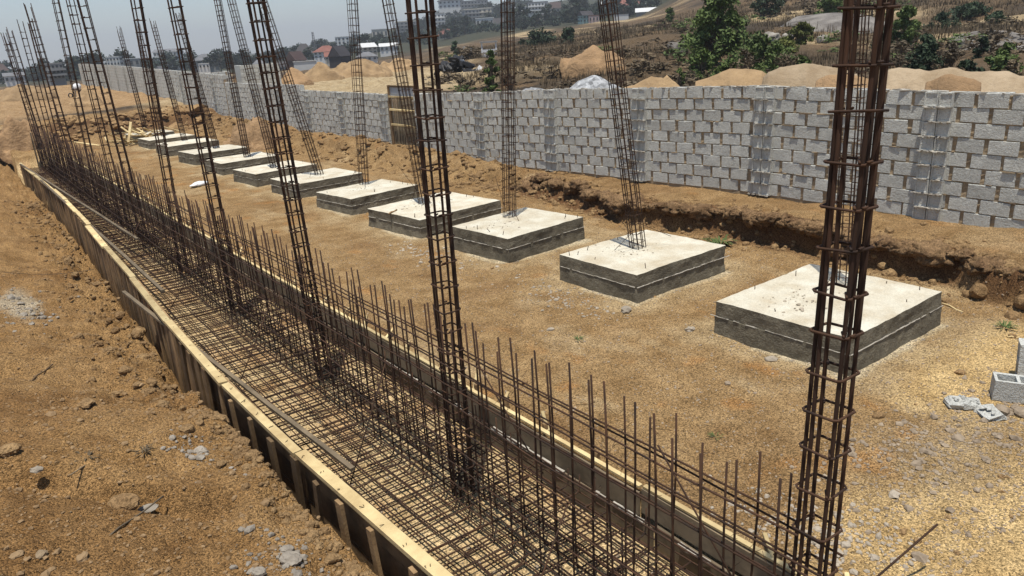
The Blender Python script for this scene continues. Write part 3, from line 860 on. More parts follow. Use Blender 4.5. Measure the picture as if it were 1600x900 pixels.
for i, (x, y, w, d, rz, ph) in enumerate(PADS):
    lab = ('square concrete pad footing nearest the camera, debris scattered on its pale top' if i == 0 else
           'square concrete pad footing, %s in the row from the camera' % ordn[i] if i < 11 else 'small farthest concrete pad footing beside the timber pile')
    t = thing('concrete_pad', (x, y, 0), lab, 'concrete pad', 'row of concrete pad footings', (0, 0, rz))
    step = 0.07 if i < 5 else 0.16
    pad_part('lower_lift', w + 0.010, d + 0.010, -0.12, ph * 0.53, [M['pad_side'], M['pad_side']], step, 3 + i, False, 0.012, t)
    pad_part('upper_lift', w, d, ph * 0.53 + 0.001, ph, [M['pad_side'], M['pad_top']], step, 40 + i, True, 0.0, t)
    # ragged mortar squeezed out of the joint between the two lifts
    mb = MB()
    for sx, sy, L in ((0, -1, w), (-1, 0, d), (1, 0, d)):
        u = -L / 2
        while u < L / 2:
            l = random.uniform(0.03, 0.14)
            if random.random() < (0.88 if i < 6 else 0.6):
                c = (sx * (w / 2 + 0.008), u + l / 2, ph * 0.53 + 0.003) if sx else (u + l / 2, sy * (d / 2 + 0.008), ph * 0.53 + 0.003)
                s_ = (0.016, l, 0.007) if sx else (l, 0.016, 0.007)
                mb.box((c[0], c[1], c[2] + random.uniform(-0.003, 0.003)), s_, jit=0.0035)
            u += l
    tag(mb.build('joint_mortar', M['mortar_light'], t), kind='stuff')
    # nails and short bar ends standing on the top
    if i < 8:
        for k in range(7):
            px, py = random.uniform(-w / 2 + 0.08, w / 2 - 0.08), random.choice((-1, 1)) * random.uniform(d * 0.3, d * 0.46)
            if k % 2: px, py = random.choice((-1, 1)) * (w / 2 - random.uniform(0.06, 0.2)), random.uniform(-d * 0.4, d * 0.4)
            inst('bar_end', straight('bar_end', random.uniform(0.04, 0.09), 0.006, 5), t, (px, py, ph - 0.005), (random.gauss(0, 0.2), random.gauss(0, 0.2), 0))
    cx, cy, lx, ly = PC[i]
    hh = 5.25 if i > 7 else 6.3
    column((cx, cy, ph - 0.01), hh, (lx, ly), 'rebar column standing on the %s concrete pad from the camera' % ordn[i], 'column cages standing on the pads', w=0.215, d=0.215, nb=8, r=0.008 if i < 7 else 0.010, rs=0.005 if i < 7 else 0.007, spacing=0.17, splay=3 if i < 7 else 0, yaw=0.05)
    # crumbs of concrete on and round the pad
    mb = MB()
    for k in range(190 if i < 5 else 40):
        a = random.uniform(0, 6.28)
        if k % 2 == 0:
            px, py = random.gauss(-0.25, 0.32), random.gauss(0.12, 0.24)
            z = ph + 0.003
            if abs(px) > w / 2 - 0.05 or abs(py) > d / 2 - 0.05: continue
        else:
            px, py = (random.uniform(-w / 2, w / 2), -d / 2 - abs(random.gauss(0.02, 0.10))) if k % 4 == 1 else (-w / 2 - abs(random.gauss(0.02, 0.12)), random.uniform(-d / 2, d / 2))
            z = gz(x + px, y + py) + 0.004
        s_ = min(0.05, random.expovariate(1 / 0.006) + 0.003)
        mb.rock((px, py, z), (s_, s_ * 0.8, s_ * 0.55), rough=0.35)
    tag(mb.build('concrete_crumbs', M['grey_stone'], t), kind='stuff')
# ------------------------------------------------------------------ boundary wall of hollow sandcrete blocks
BL, BH, BT = 0.45, 0.235, 0.225
def block_mesh(name, L, H, T, hollow=False):
    """front face at x = 0, thickness towards +x, length along y"""
    mb = MB()
    if not hollow:
        mb.box((T / 2, 0, 0), (T, L, H), bev=0.007, jit=0.006)
    else:
        w = 0.032
        for c, s in (((w / 2, 0, 0), (w, L, H)), ((T - w / 2, 0, 0), (w, L, H))):
            mb.box(c, s, jit=0.004)
        for yy in (-L / 2 + w / 2, 0, L / 2 - w / 2):
            mb.box((T / 2, yy, -0.002), (T - 2 * w, w, H), jit=0.003)
        mb.box((T / 2, 0, -H * 0.3), (T - 2 * w, L - w, H * 0.3))
    return mb.mesh(name, M['block'])
BV = [block_mesh('block', BL + random.uniform(-0.03, 0.012), BH + random.uniform(-0.008, 0.004), BT) for _ in range(12)]
HV = [block_mesh('block', BL, BH, BT, True) for _ in range(3)]
HB = [block_mesh('block', BL * 0.46, BH, BT) for _ in range(3)]
def pier_mesh():
    mb = MB()
    W, H_, D = 0.225, BH, 0.10
    f = 0.022
    mb.box((D / 2 + 0.008, 0, 0), (D - 0.016, W, H_), jit=0.003)
    for c, s in (((0.012, -W / 2 + f / 2, 0), (0.018, f, H_)), ((0.012, W / 2 - f / 2, 0), (0.018, f, H_)), ((0.012, 0, H_ / 2 - f / 2), (0.014, W - 2 * f, f)), ((0.012, 0, -H_ / 2 + f / 2), (0.014, W - 2 * f, f))):
        mb.box(c, s, jit=0.003)
    return mb.mesh('pier_block', M['block'])
PV = [pier_mesh() for _ in range(3)]
def wall(y0, y1, dz, label, courses, limit, xoff=0.0, piers=(), step_mid=None, holes=0.0):
    ym = (y0 + y1) / 2
    X0 = WALL_X + xoff
    t = thing('block_wall', (X0, ym, float(wall_top(ym)) - 2.3), label, 'wall', 'boundary walls of grey blocks')
    iv = Matrix.Translation(-Vector(t.location))
    pitch, cp = BL + 0.066, 0.25
    spots = []
    for c in range(courses):
        y = y0 + (0.5 * pitch if c % 2 else 0.0)
        first = True
        if c % 2:
            spots.append((c, y0 + 0.11, True))
        while y + BL <= y1 + 0.02:
            spots.append((c, y + BL / 2 + random.uniform(-0.012, 0.012), False))
            y += pitch
        if y + BL * 0.46 <= y1 + 0.02:
            spots.append((c, y + BL * 0.23, True))
    spots = [s for s in spots if not any(abs(s[1] - p) < 0.12 for p in piers) or True]
    spots.sort(key=lambda s: s[1])
    rest = MB()
    for n, (c, y, half) in enumerate(spots):
        slope = (float(wall_top(y + 0.5)) - float(wall_top(y - 0.5)))
        z = float(wall_top(y)) + dz - BH / 2 - c * cp + random.uniform(-0.005, 0.005)
        x = X0 + random.uniform(-0.006, 0.006)
        me = random.choice(HB) if half else (random.choice(HV) if (c == 0) else random.choice(BV))
        if n < limit:
            o = inst('block', me, t, (x, y, z), (math.atan(slope) + random.gauss(0, 0.012), random.gauss(0, 0.005), random.gauss(0, 0.005)))
            o.matrix_parent_inverse = iv
        else:
            rest.box((x + BT / 2, y, z), (BT, BL * (0.46 if half else 1), BH), jit=0.004)
    if rest.v:
        tag(rest.build('far_blocks', M['block'], t), kind='stuff').matrix_parent_inverse = iv
    # mortar body, a little behind the block faces
    mb = MB()
    n = max(3, int((y1 - y0) / 0.12)) if y0 < 30 else max(3, int((y1 - y0) / 0.6))
    nz = 48 if y0 < 30 else 6
    V, F = [], []
    for i in range(n + 1):
        y = y0 + (y1 - y0) * i / n
        ztop = float(wall_top(y)) + dz - 0.035
        zb = ztop - courses * cp - 0.2
        for j in range(nz + 1):
            z = ztop + (zb - ztop) * j / nz
            V.append((X0 + 0.020 + random.uniform(-0.012, 0.010), y, z))
        V.append((X0 + 0.19, y, ztop)); V.append((X0 + 0.19, y, zb))
    W_ = nz + 3
    for i in range(n):
        a, b = i * W_, (i + 1) * W_
        for j in range(nz):
            F.append((a + j, a + j + 1, b + j + 1, b + j))
        F.append((a + nz + 1, a, b, b + nz + 1))
        F.append((b + nz + 2, a + nz + 2, a + nz + 1, b + nz + 1))
    F.append(tuple(reversed([j for j in range(nz + 1)])) + (nz + 1, nz + 2)[:0] + ())
    F[-1] = tuple([nz + 1] + list(range(0, nz + 1)) + [nz + 2])
    mb.add(V, F)
    mb.build('mortar', M['mortar'], t).matrix_parent_inverse = iv
    # piers of upended hollow blocks with mortar squeezed between
    for p in piers:
        sm = MB()
        for c in range(courses):
            z = float(wall_top(p)) + dz - BH / 2 - c * cp
            for s in (-1, 1):
                o = inst('pier_block', random.choice(PV), t, (X0 - 0.075 + random.uniform(-0.005, 0.005), p + s * 0.121, z + random.uniform(-0.004, 0.004)), (0, random.gauss(0, 0.008), random.gauss(0, 0.012)))
                o.matrix_parent_inverse = iv
            u = -0.24
            while u < 0.24:
                l = random.uniform(0.02, 0.08)
                if random.random() < 0.75:
                    sm.box((X0 - 0.080 + random.uniform(-0.012, 0.004), p + u + l / 2, z - BH / 2 - 0.011 + random.uniform(-0.006, 0.006)), (0.05, l, 0.016), jit=0.006)
                u += l
        tag(sm.build('pier_mortar', M['mortar_light'], t), kind='stuff').matrix_parent_inverse = iv
    # ragged mortar left on the top course
    sm = MB()
    u = y0
    while u < min(y1, 40):
        l = random.uniform(0.04, 0.25)
        if random.random() < 0.6:
            sm.box((X0 + random.choice((0.02, 0.03, 0.2)), u + l / 2, float(wall_top(u)) + dz + 0.003), (random.uniform(0.03, 0.07), l, 0.016), jit=0.008, rot=Matrix.Rotation(random.gauss(0, 0.25), 3, 'Z'))
        u += l * 0.7
    tag(sm.build('top_mortar', M['mortar_light'], t), kind='stuff').matrix_parent_inverse = iv
    # mortar oozing out of the bed joints
    sm = MB()
    if y0 < 20:
        for c in range(1, courses):
            u = y0
            while u < y1:
                l = random.uniform(0.04, 0.3)
                if random.random() < 0.33:
                    z = float(wall_top(u)) + dz - c * cp + 0.011
                    sm.box((X0 + 0.004, u + l / 2, z + random.uniform(-0.005, 0.005)), (0.030, l, random.uniform(0.012, 0.022)), jit=0.006)
                u += l + random.uniform(0, 0.3)
        tag(sm.build('joint_mortar', M['mortar'], t), kind='stuff').matrix_parent_inverse = iv
    return t
wall(4.2, 24.25, 0.0, 'long grey block wall in front of the sand heaps, right of the gate', 9, 300, piers=(6.28, 9.76, 13.34, 16.76, 20.28, 24.1))
wall(26.5, 35.0, 0.0, 'low grey block wall between the slatted gate and the stepped wall', 9, 300, piers=(26.8, 30.6, 34.2))
wall(35.0, 46.5, 0.235, 'grey block wall one course higher, left of the low wall', 10, 300, piers=(37.8, 41.4, 45.0))
wall(46.5, 62.0, 0.62, 'grey block wall stepped up higher again in the distance', 11, 300, piers=(48.6, 52.2, 55.8, 59.4))
wall(62.0, 98.0, 0.62, 'farthest and highest run of the grey block wall', 12, 300, piers=(63, 66.6, 70.2, 73.8, 77.4, 81, 84.6, 88.2, 91.8, 95.4))

# makeshift gate in the gap
M['gate_slat'] = mat('gate_slat', (0.36, 0.29, 0.18), 0.85, 0.7, 5, (0.20, 0.155, 0.09), bump=0.006)
M['tin'] = mat('tin', (0.66, 0.68, 0.70), 0.42, 0.1, 2, metallic=0.75)
gt = thing('wooden_gate', (13.86, 25.38, 0.15), 'makeshift slatted gate with tin sheet top in the wall gap', 'gate')
for yy in (-0.98, 0.98):
    mb = MB(); mb.box((0, 0, 1.15), (0.09, 0.09, 2.5), jit=0.01, bev=0.01); mb.build('post', M['plank'], gt, loc=(0, yy, 0))
for zz in (0.95, 1.5, 1.98):
    mb = MB(); mb.box((0, 0, 0), (0.05, 1.95, 0.075), bev=0.006, jit=0.004); mb.build('rail', M['timber'], gt, loc=(-0.05, 0, zz))
mb = MB(); mb.box((0, 0, 0), (0.05, 2.0, 0.07), bev=0.006); mb.build('rail', M['plank'], gt, loc=(-0.01, 0, 2.36))
u = -0.92
while u < 0.93:
    w = random.uniform(0.025, 0.05)
    mb = MB(); h = 1.95 + random.uniform(-0.05, 0.06); mb.box((0, 0, h / 2), (0.02, w, h), jit=0.006)
    mb.build('slat', M['gate_slat'], gt, loc=(0.01, u, 0), rot=(random.gauss(0, 0.015), 0, 0))
    u += w + random.uniform(0.02, 0.09)
mb = MB(); V = []; F = []
for i in range(33):
    for j in range(2):
        V.append((0.015 * math.sin(i * 1.57), -0.93 + j * 1.86, 1.98 + 0.36 * i / 32))
for i in range(32): F.append((2 * i, 2 * i + 1, 2 * i + 3, 2 * i + 2))
mb.add(V, F); mb.build('tin_sheet', M['tin'], gt, loc=(0.0, 0, 0), rot=(0, 0, 0))
# ------------------------------------------------------------------ heaps behind the wall and on the site
def heap(name, px, ytop, half, r, m, label, cat, group=None, depth=0.8, power=1.3, rough=0.28, skew=0.0, base=None, nr=22, na=56, seed=1, wide=1.7):
    c = at(px, ytop, r)
    e = at(px + half, ytop, r)
    R_ = (e - at(px, ytop, r)).length * wide
    zb = gz(c.x, c.y) if base is None else base
    H_ = max(0.3, c.z - zb)
    mb = MB(); V = [(0, 0, H_)]
    view = math.atan2(c.y, c.x)
    for i in range(1, nr + 1):
        u = i / nr
        for k in range(na):
            a = 2 * math.pi * k / na
            wob = 1 + 0.22 * mnoise.noise((math.cos(a) * 1.3 + seed, math.sin(a) * 1.3, 0.5))
            lx, ly = math.cos(a) * u * R_ * depth * wob, math.sin(a) * u * R_ * wob      # local x along the view
            prof = (1 - u ** power) if u < 1 else 0.0
            n_ = mnoise.fractal((lx * 1.1 + seed, ly * 1.1, 0.3), 1.0, 2.0, 4)
            z = H_ * prof + rough * n_ * min(1.0, H_) * (0.4 + u) - (0.5 if i == nr else 0.0)
            x = lx * math.cos(view) - ly * math.sin(view); y = lx * math.sin(view) + ly * math.cos(view)
            V.append((x, y, z))
    F = [(0, 1 + k, 1 + (k + 1) % na) for k in range(na)]
    for i in range(nr - 1):
        for k in range(na):
            a, b = 1 + i * na + k, 1 + i * na + (k + 1) % na
            F.append((a, a + na, b + na, b))
    mb.add(V, F)
    return tag(mb.build(name, m, None, True, loc=(c.x, c.y, zb)), label, cat, group)
G_ = 'heaps of material behind the wall'
heap('gravel_heap', 830, 136, 40, 27.5, M['gravel_heap'], 'small low grey gravel heap just showing over the wall', 'gravel heap', G_, seed=3, wide=2.0)
heap('gravel_heap', 928, 119, 62, 23.5, M['gravel_heap'], 'large grey gravel heap behind the wall near the orange sand', 'gravel heap', G_, seed=5, wide=2.0)
heap('sand_heap', 1042, 117, 46, 22.0, M['sand'], 'pointed orange sand heap beside the large gravel heap', 'sand heap', G_, seed=7, power=1.2, wide=2.1, rough=0.2)
heap('sand_heap', 1018, 119, 55, 24.5, M['sand'], 'rounded brown sand heap behind the pointed orange heap', 'sand heap', G_, seed=9, power=1.2, wide=2.1, rough=0.2)
def berm(name, crest, r, m, label, half=1.9, seed=1, seg=110, nt=26):
    """a long tipped bank: crest given by bearings and sight lines, real width and height"""
    cx = np.array([c[0] for c in crest], float); cy = np.array([c[1] for c in crest], float)
    mb = MB(); V, F = [], []
    mid = at(float(cx.mean()), 110, r); zb = gz(mid.x, mid.y)
    for i in range(seg + 1):
        px = cx[0] + (cx[-1] - cx[0]) * i / seg
        top = at(px, float(np.interp(px, cx, cy)), r)
        endf = min(1.0, min(i, seg - i) / (seg * 0.06))
        d = Vector((top.x, top.y, 0)).normalized()
        H_ = max(0.05, (top.z - zb) * endf)
        cn = 0.05 * mnoise.fractal((px * 0.03 + seed, 0.0, 4.0), 1.0, 2.0, 3)
        for j in range(nt + 1):
            t = -1 + 2 * j / nt
            rr = t * half * (1 + 0.25 * mnoise.noise((px * 0.05, seed, 2.0 + (t > 0))))
            prof = max(0.0, 1 - abs(t) ** 1.35)
            gul = 0.10 * mnoise.fractal((px * 0.05 + seed, t * 0.8, 1.7), 1.0, 2.0, 3)
            n = mnoise.fractal((top.x * 1.2 + seed + d.x * rr * 1.2, top.y * 1.2 + d.y * rr * 1.2, 0.4), 1.0, 2.0, 4)
            z = H_ * prof + cn * prof - gul * min(1.0, 3 * (1 - prof)) * prof + 0.13 * n * (0.25 + (1 - prof)) - (0.4 if abs(t) > 0.99 else 0)
            V.append((top.x + d.x * rr - mid.x, top.y + d.y * rr - mid.y, z))
    W_ = nt + 1
    for i in range(seg):
        for j in range(nt):
            a = i * W_ + j
            F.append((a, a + W_, a + W_ + 1, a + 1))
    mb.add(V, F)
    return tag(mb.build(name, m, None, True, loc=(mid.x, mid.y, zb)), label, 'earth bank', G_)
berm('earth_bank', [(1078, 130), (1112, 119), (1140, 108), (1165, 107), (1190, 112), (1218, 126)], 23.0, M['sand'], 'tan earth bank behind the wall below the green tree', seed=2)
berm('earth_bank', [(1182, 131), (1200, 112), (1220, 103), (1245, 101), (1275, 100), (1300, 104), (1322, 108), (1350, 120)], 21.0, M['sand_pale'], 'pale earth bank left of the tall near rebar column', seed=5)
berm('earth_bank', [(1268, 132), (1290, 118), (1315, 113), (1345, 121), (1372, 130)], 19.2, M['dirt_heap'], 'reddish earth bank half hidden behind the near rebar column', seed=8, half=1.3)
berm('earth_bank', [(1368, 122), (1388, 108), (1408, 105), (1432, 107), (1455, 110), (1475, 106), (1500, 108), (1530, 113), (1562, 112), (1592, 119), (1625, 117), (1670, 128)], 20.5, M['sand_pale'], 'long pale earth bank right of the near rebar column', seed=11)
berm('earth_bank', [(1440, 133), (1462, 123), (1485, 118), (1510, 122), (1540, 131)], 18.0, M['dirt_heap'], 'low brown earth bank in front of the long pale bank', seed=14, half=1.2)
heap('earth_heap', 928, 70, 52, 40.0, M['dirt_heap'], 'large rough orange earth heap standing up the slope behind the gravel', 'earth heap', G_, seed=23, rough=0.35, power=1.1, wide=1.1)
heap('sand_heap', 498, 98, 42, 63.0, M['sand'], 'leftmost long sand heap on the pale flat behind the wall', 'sand heap', G_, seed=25, rough=0.45, wide=1.0)
heap('sand_heap', 556, 93, 56, 66.0, M['sand'], 'tallest sand heap on the pale flat behind the wall', 'sand heap', G_, seed=27, rough=0.45, wide=1.0)
heap('sand_heap', 622, 92, 42, 70.0, M['sand'], 'orange sand heap right of the tallest on the pale flat', 'sand heap', G_, seed=29, rough=0.45, wide=1.0)
heap('sand_heap', 455, 105, 18, 58.0, M['dirt_heap'], 'small red earth heap beside the unfinished block room', 'earth heap', G_, seed=31)
heap('earth_heap', 374, 111, 14, 64.0, M['dirt_heap'], 'small orange earth heap behind the stepped wall', 'earth heap', G_, seed=33)
heap('earth_heap', 30, 131, 34, 72.0, M['sand'], 'orange earth heap at the far left beyond the trench', 'earth heap', None, seed=35, rough=0.3)
heap('earth_heap', 133, 137, 17, 66.0, M['sand'], 'small pointed earth heap beyond the far end of the excavation', 'earth heap', None, seed=37, rough=0.3)
heap('earth_heap', 395, 182, 46, 36.0, M['dirt_heap'], 'brown earth mound against the middle of the block wall', 'earth heap', None, seed=39, rough=0.9, power=1.5, wide=1.3)
heap('earth_heap', 14, 178, 34, 43.0, M['dirt_heap'], 'dark earth mound beside the far end of the trench', 'earth heap', None, seed=41, rough=1.0, power=1.5, wide=1.2)

# ------------------------------------------------------------------ trees, bushes, dry grass, rocks
def leafmat(name, c, c2):
    m = mat(name, c, 0.7, 0.3, 1.3, c2, spec=0.25)
    b = m.node_tree.nodes['Principled BSDF']
    b.inputs['Transmission Weight'].default_value = 0.0
    return m
M['leaf'] = leafmat('leaf', (0.105, 0.145, 0.036), (0.055, 0.082, 0.024))
M['leaf_dark'] = leafmat('leaf_dark', (0.046, 0.070, 0.032), (0.026, 0.042, 0.022))
M['leaf_yellow'] = leafmat('leaf_yellow', (0.13, 0.14, 0.030), (0.07, 0.085, 0.022))
M['leaf_dry'] = leafmat('leaf_dry', (0.155, 0.115, 0.065), (0.085, 0.066, 0.042))
M['leaf_far'] = leafmat('leaf_far', (0.026, 0.040, 0.022), (0.014, 0.024, 0.015))
M['bark'] = mat('bark', (0.13, 0.095, 0.065), 0.9, 0.3, 6, bump=0.02)
M['straw'] = mat('straw', (0.15, 0.112, 0.064), 0.9, 0.4, 0.4, (0.075, 0.056, 0.034), coords='World')
M['rock'] = mat('rock', (0.22, 0.20, 0.175), 0.95, 0.2, 0.8, (0.085, 0.075, 0.065), bump=0.15, bscale=2.5, detail=10)
M['rock_pale'] = mat('rock_pale', (0.36, 0.33, 0.28), 0.95, 0.2, 1.2, (0.17, 0.15, 0.125), bump=0.08, bscale=4)
def crown_mesh(name, H_, W_, leaf, n, m, seed, clumps=14, low=0.25):
    rs = random.Random(seed)
    mb = MB()
    cl = []
    for i in range(clumps):
        a, u = rs.uniform(0, 6.28), rs.random() ** 0.6
        z = H_ * rs.uniform(low, 1.0)
        k = math.sin(min(1.0, max(0.08, (1.08 - (z / H_)) * 1.25)) * 1.57) * (0.7 + 0.3 * (z / H_ > low + 0.1))
        cl.append((math.cos(a) * u * W_ / 2 * k, math.sin(a) * u * W_ / 2 * k, z * 0.93, W_ * rs.uniform(0.08, 0.2)))
    V, F = [], []
    for i in range(n):
        cx, cy, cz, cr = cl[i % clumps]
        d = Vector((rs.gauss(0, 1), rs.gauss(0, 1), rs.gauss(0, 1))).normalized() * cr * rs.random() ** 0.45
        p = Vector((cx, cy, cz)) + Vector((d.x, d.y, d.z * 0.75))
        nrm = (Vector((rs.gauss(0, 1), rs.gauss(0, 1), rs.gauss(0.6, 1)))).normalized()
        u_ = nrm.orthogonal().normalized(); u_.rotate(Matrix.Rotation(rs.uniform(0, 6.28), 3, nrm)); w_ = nrm.cross(u_)
        s = leaf * rs.uniform(0.6, 1.3)
        b = len(V)
        V += [p - u_ * s, p - w_ * s * 0.45 + nrm * s * 0.1, p + u_ * s, p + w_ * s * 0.45 + nrm * s * 0.1]
        F.append((b, b + 1, b + 2, b + 3))
    mb.add(V, F)
    return mb.mesh(name, m), cl
def trunk_mesh(name, H_, r, cl, stems=1, m='bark', seed=0, twigs=0):
    rs = random.Random(seed)
    mb = MB()
    for s in range(stems):
        a = rs.uniform(0, 6.28); sp = 0.0 if stems == 1 else H_ * 0.10
        pts = [(math.cos(a) * sp * t + rs.uniform(-1, 1) * H_ * 0.02 * (t > 0), math.sin(a) * sp * t + rs.uniform(-1, 1) * H_ * 0.02 * (t > 0), H_ * 0.72 * t - 0.2 * (t == 0)) for t in (0, 0.25, 0.5, 0.75, 1)]
        mb.tube(pts, [r * (1 - 0.17 * i) for i in range(5)], 6)
        for c in cl[s::stems]:
            z0 = max(0.12 * H_, c[2] * 0.55)
            f = min(1.0, z0 / (H_ * 0.72))
            b = (math.cos(a) * sp * f, math.sin(a) * sp * f, z0)
            mb.tube([b, ((b[0] + c[0]) / 2, (b[1] + c[1]) / 2, (b[2] + c[2]) / 2 + 0.03 * H_), c[:3]], [r * 0.42, r * 0.3, r * 0.12], 5)
    for i in range(twigs):
        c = rs.choice(cl)
        p = Vector(c[:3]); d = Vector((rs.gauss(0, 1), rs.gauss(0, 1), abs(rs.gauss(0.3, 0.8)))).normalized() * H_ * rs.uniform(0.12, 0.3)
        mb.tube([p * 0.5, p, p + d], [r * 0.25, r * 0.18, r * 0.08], 4, caps=False)
    return mb.mesh(name, M[m])
def plant(name, loc, H_, W_, leaf, n, m, label, cat, seed, group=None, stems=1, clumps=14, low=0.25, tr=None, twigs=0):
    cm, cl = crown_mesh('crown', H_, W_, leaf * 0.85, int(n * 1.5), M[m], seed, clumps * 2, low)
    t = thing(name, loc, label, cat, group)
    inst('crown', cm, t)
    inst('trunk', trunk_mesh('trunk', H_, tr if tr else H_ * 0.022, cl, stems, seed=seed, twigs=twigs), t)
    return t
def ground_at(px, r):
    p = at(px, 60, r)
    p.z = gz(p.x, p.y) - 0.05
    return p
def hpx(px, ytop, r):                            # height needed to reach a line of sight
    g = ground_at(px, r)
    return at(px, ytop, r).z - g.z
V_ = 'trees and bushes behind the wall'
def pl(name, px, ytop, wpx, r, leaf, n, m, label, cat, seed, **k):
    h = max(0.6, hpx(px, ytop, r)); w = (at(px + wpx / 2, 50, r) - at(px - wpx / 2, 50, r)).length
    return plant(name, ground_at(px, r), h, w, leaf, n, m, label, cat, seed, V_, **k)
pl('tree', 1118, -25, 95, 38, 0.14, 5200, 'leaf', 'dense green tree behind the wall, left of the low bushes', 'tree', 1, clumps=34, low=0.10)
pl('bush', 1182, 52, 90, 36, 0.13, 2200, 'leaf', 'broad green bush right of the dense tree', 'bush', 2, stems=3, clumps=22, low=0.1)
pl('bush', 1216, 68, 80, 30, 0.10, 1500, 'leaf', 'loose green bush above the tan earth bank', 'bush', 3, stems=4, clumps=16, low=0.15, twigs=40)
pl('bush', 1252, 36, 44, 48, 0.12, 2200, 'leaf_yellow', 'round yellow green bush near the pale boulders', 'bush', 4, stems=3, clumps=18, low=0.08)
pl('bush', 1165, 75, 70, 27, 0.08, 600, 'leaf_dry', 'dry brown twiggy bush below the dense green tree', 'bush', 5, stems=5, clumps=14, low=0.1, twigs=120)
pl('bush', 1230, 80, 80, 27.5, 0.07, 400, 'leaf_dry', 'dry twiggy bush behind the pale earth bank', 'bush', 6, stems=5, clumps=12, low=0.1, twigs=120)
pl('tree', 1298, -18, 62, 66, 0.18, 2600, 'leaf', 'green tree on the slope left of the near column top', 'tree', 7, clumps=22, low=0.2)
pl('tree', 1412, 8, 58, 42, 0.14, 2600, 'leaf', 'green tree beside the near column above the wall', 'tree', 8, clumps=20, low=0.1)
pl('bush', 1450, 55, 66, 32, 0.11, 1900, 'leaf_dark', 'dark green bush on the slope behind the long pale bank', 'bush', 9, stems=3, clumps=18, low=0.08)
pl('bush', 1490, 62, 55, 30, 0.08, 420, 'leaf_dry', 'straw coloured dry bush right of the dark green bush', 'bush', 10, stems=5, clumps=12, low=0.1, twigs=120)
pl('bush', 1537, 57, 34, 36, 0.11, 900, 'leaf_dark', 'small dark bush below the rock slope at right', 'bush', 11, stems=2, clumps=10, low=0.1)
pl('bush', 1576, 70, 62, 30, 0.10, 1400, 'leaf', 'green bush at the right edge behind the wall', 'bush', 12, stems=3, clumps=16, low=0.1)
pl('bush', 1510, 14, 60, 66, 0.18, 1600, 'leaf_dark', 'dark bush above the rock slope', 'bush', 13, stems=3, clumps=16, low=0.1)
pl('bush', 1555, 20, 40, 60, 0.16, 800, 'leaf_dark', 'small dark bush on the bare slope at upper right', 'bush', 14, stems=3, clumps=10, low=0.1)
pl('bush', 1590, -25, 90, 80, 0.25, 1600, 'leaf_dark', 'large dark bush at the upper right corner', 'bush', 15, stems=3, clumps=16, low=0.1)
pl('bush', 765, 74, 30, 33, 0.09, 1500, 'leaf', 'narrow green shrub behind the wall beside a rebar column', 'bush', 16, stems=3, clumps=18, low=0.08)
pl('bush', 1064, 103, 22, 30, 0.07, 260, 'leaf', 'tiny green bush above the brown sand heap', 'bush', 17, stems=2, clumps=6, low=0.1)
pl('bush', 890, 42, 34, 80, 0.20, 700, 'leaf_dark', 'low dark shrub on the grass field beyond the earth heap', 'bush', 18, stems=2, clumps=10, low=0.1)
pl('bush', 845, 48, 60, 90, 0.22, 1100, 'leaf_dark', 'wide dark scrub at the left end of the grass field', 'bush', 19, stems=3, clumps=14, low=0.1)
pl('bush', 1046, 12, 22, 90, 0.18, 500, 'leaf', 'small green tree on the crest of the grass field', 'tree', 20, clumps=9, low=0.3)
pl('tree', 1196, -18, 60, 78, 0.2, 1700, 'leaf_dark', 'dark green tree on the slope behind the boulders', 'tree', 21, clumps=18, low=0.15)
pl('bush', 710, 64, 18, 90, 0.2, 450, 'leaf_dark', 'small round tree beside the black scrap heap', 'tree', 22, clumps=8, low=0.35)
pl('bush', 1140, 20, 50, 60, 0.16, 900, 'leaf_dark', 'dark scrub beside the dense green tree', 'bush', 23, stems=3, clumps=12, low=0.1)
pl('bush', 1330, 72, 60, 30, 0.08, 420, 'leaf_dry', 'dry brown bush seen through the near rebar column', 'bush', 24, stems=5, clumps=12, low=0.1, twigs=100)
pl('bush', 1410, 80, 60, 26, 0.07, 380, 'leaf_dry', 'dry grassy bush right of the near rebar column', 'bush', 25, stems=5, clumps=12, low=0.1, twigs=110)
pl('bush', 790, 100, 26, 30, 0.05, 160, 'leaf_dry', 'dry stalks beside the narrow green shrub', 'bush', 26, stems=4, clumps=8, low=0.1, twigs=60)

for k, (px, yt, w, r, m, dsc) in enumerate(((1098, 78, 60, 33, 'leaf', 'green bush at the foot of the dense green tree'), (1140, 88, 60, 29, 'leaf', 'low green bush right of the foot of the dense tree'), (1205, 84, 70, 31, 'leaf', 'green bush in front of the pale boulders'),
        (1255, 88, 56, 30, 'leaf', 'green bush below the yellow green bush'), (1168, 60, 60, 42, 'leaf', 'green bush filling the gap behind the low bushes'), (1226, 60, 50, 44, 'leaf_yellow', 'yellowish bush left of the round yellow green one'), (1385, 40, 44, 44, 'leaf_dark', 'dark bush seen past the right side of the near column'),
        (1430, 92, 60, 27, 'leaf_dark', 'low dark bush just over the long pale bank'), (1520, 88, 60, 27, 'leaf_dark', 'low dark bush left of the right edge bush'), (1470, 20, 60, 56, 'leaf_dark', 'dark bush at the top of the rock dome'), (1425, 30, 40, 48, 'leaf', 'green bush right of the tree beside the near column'), (1590, 92, 50, 25, 'leaf_dry', 'dry bush at the right edge just above the sand'))):
    pl('bush', px, yt, w, r, 0.10, 1100, m, dsc, 'bush', 300 + k, stems=4, clumps=14, low=0.06, twigs=30)

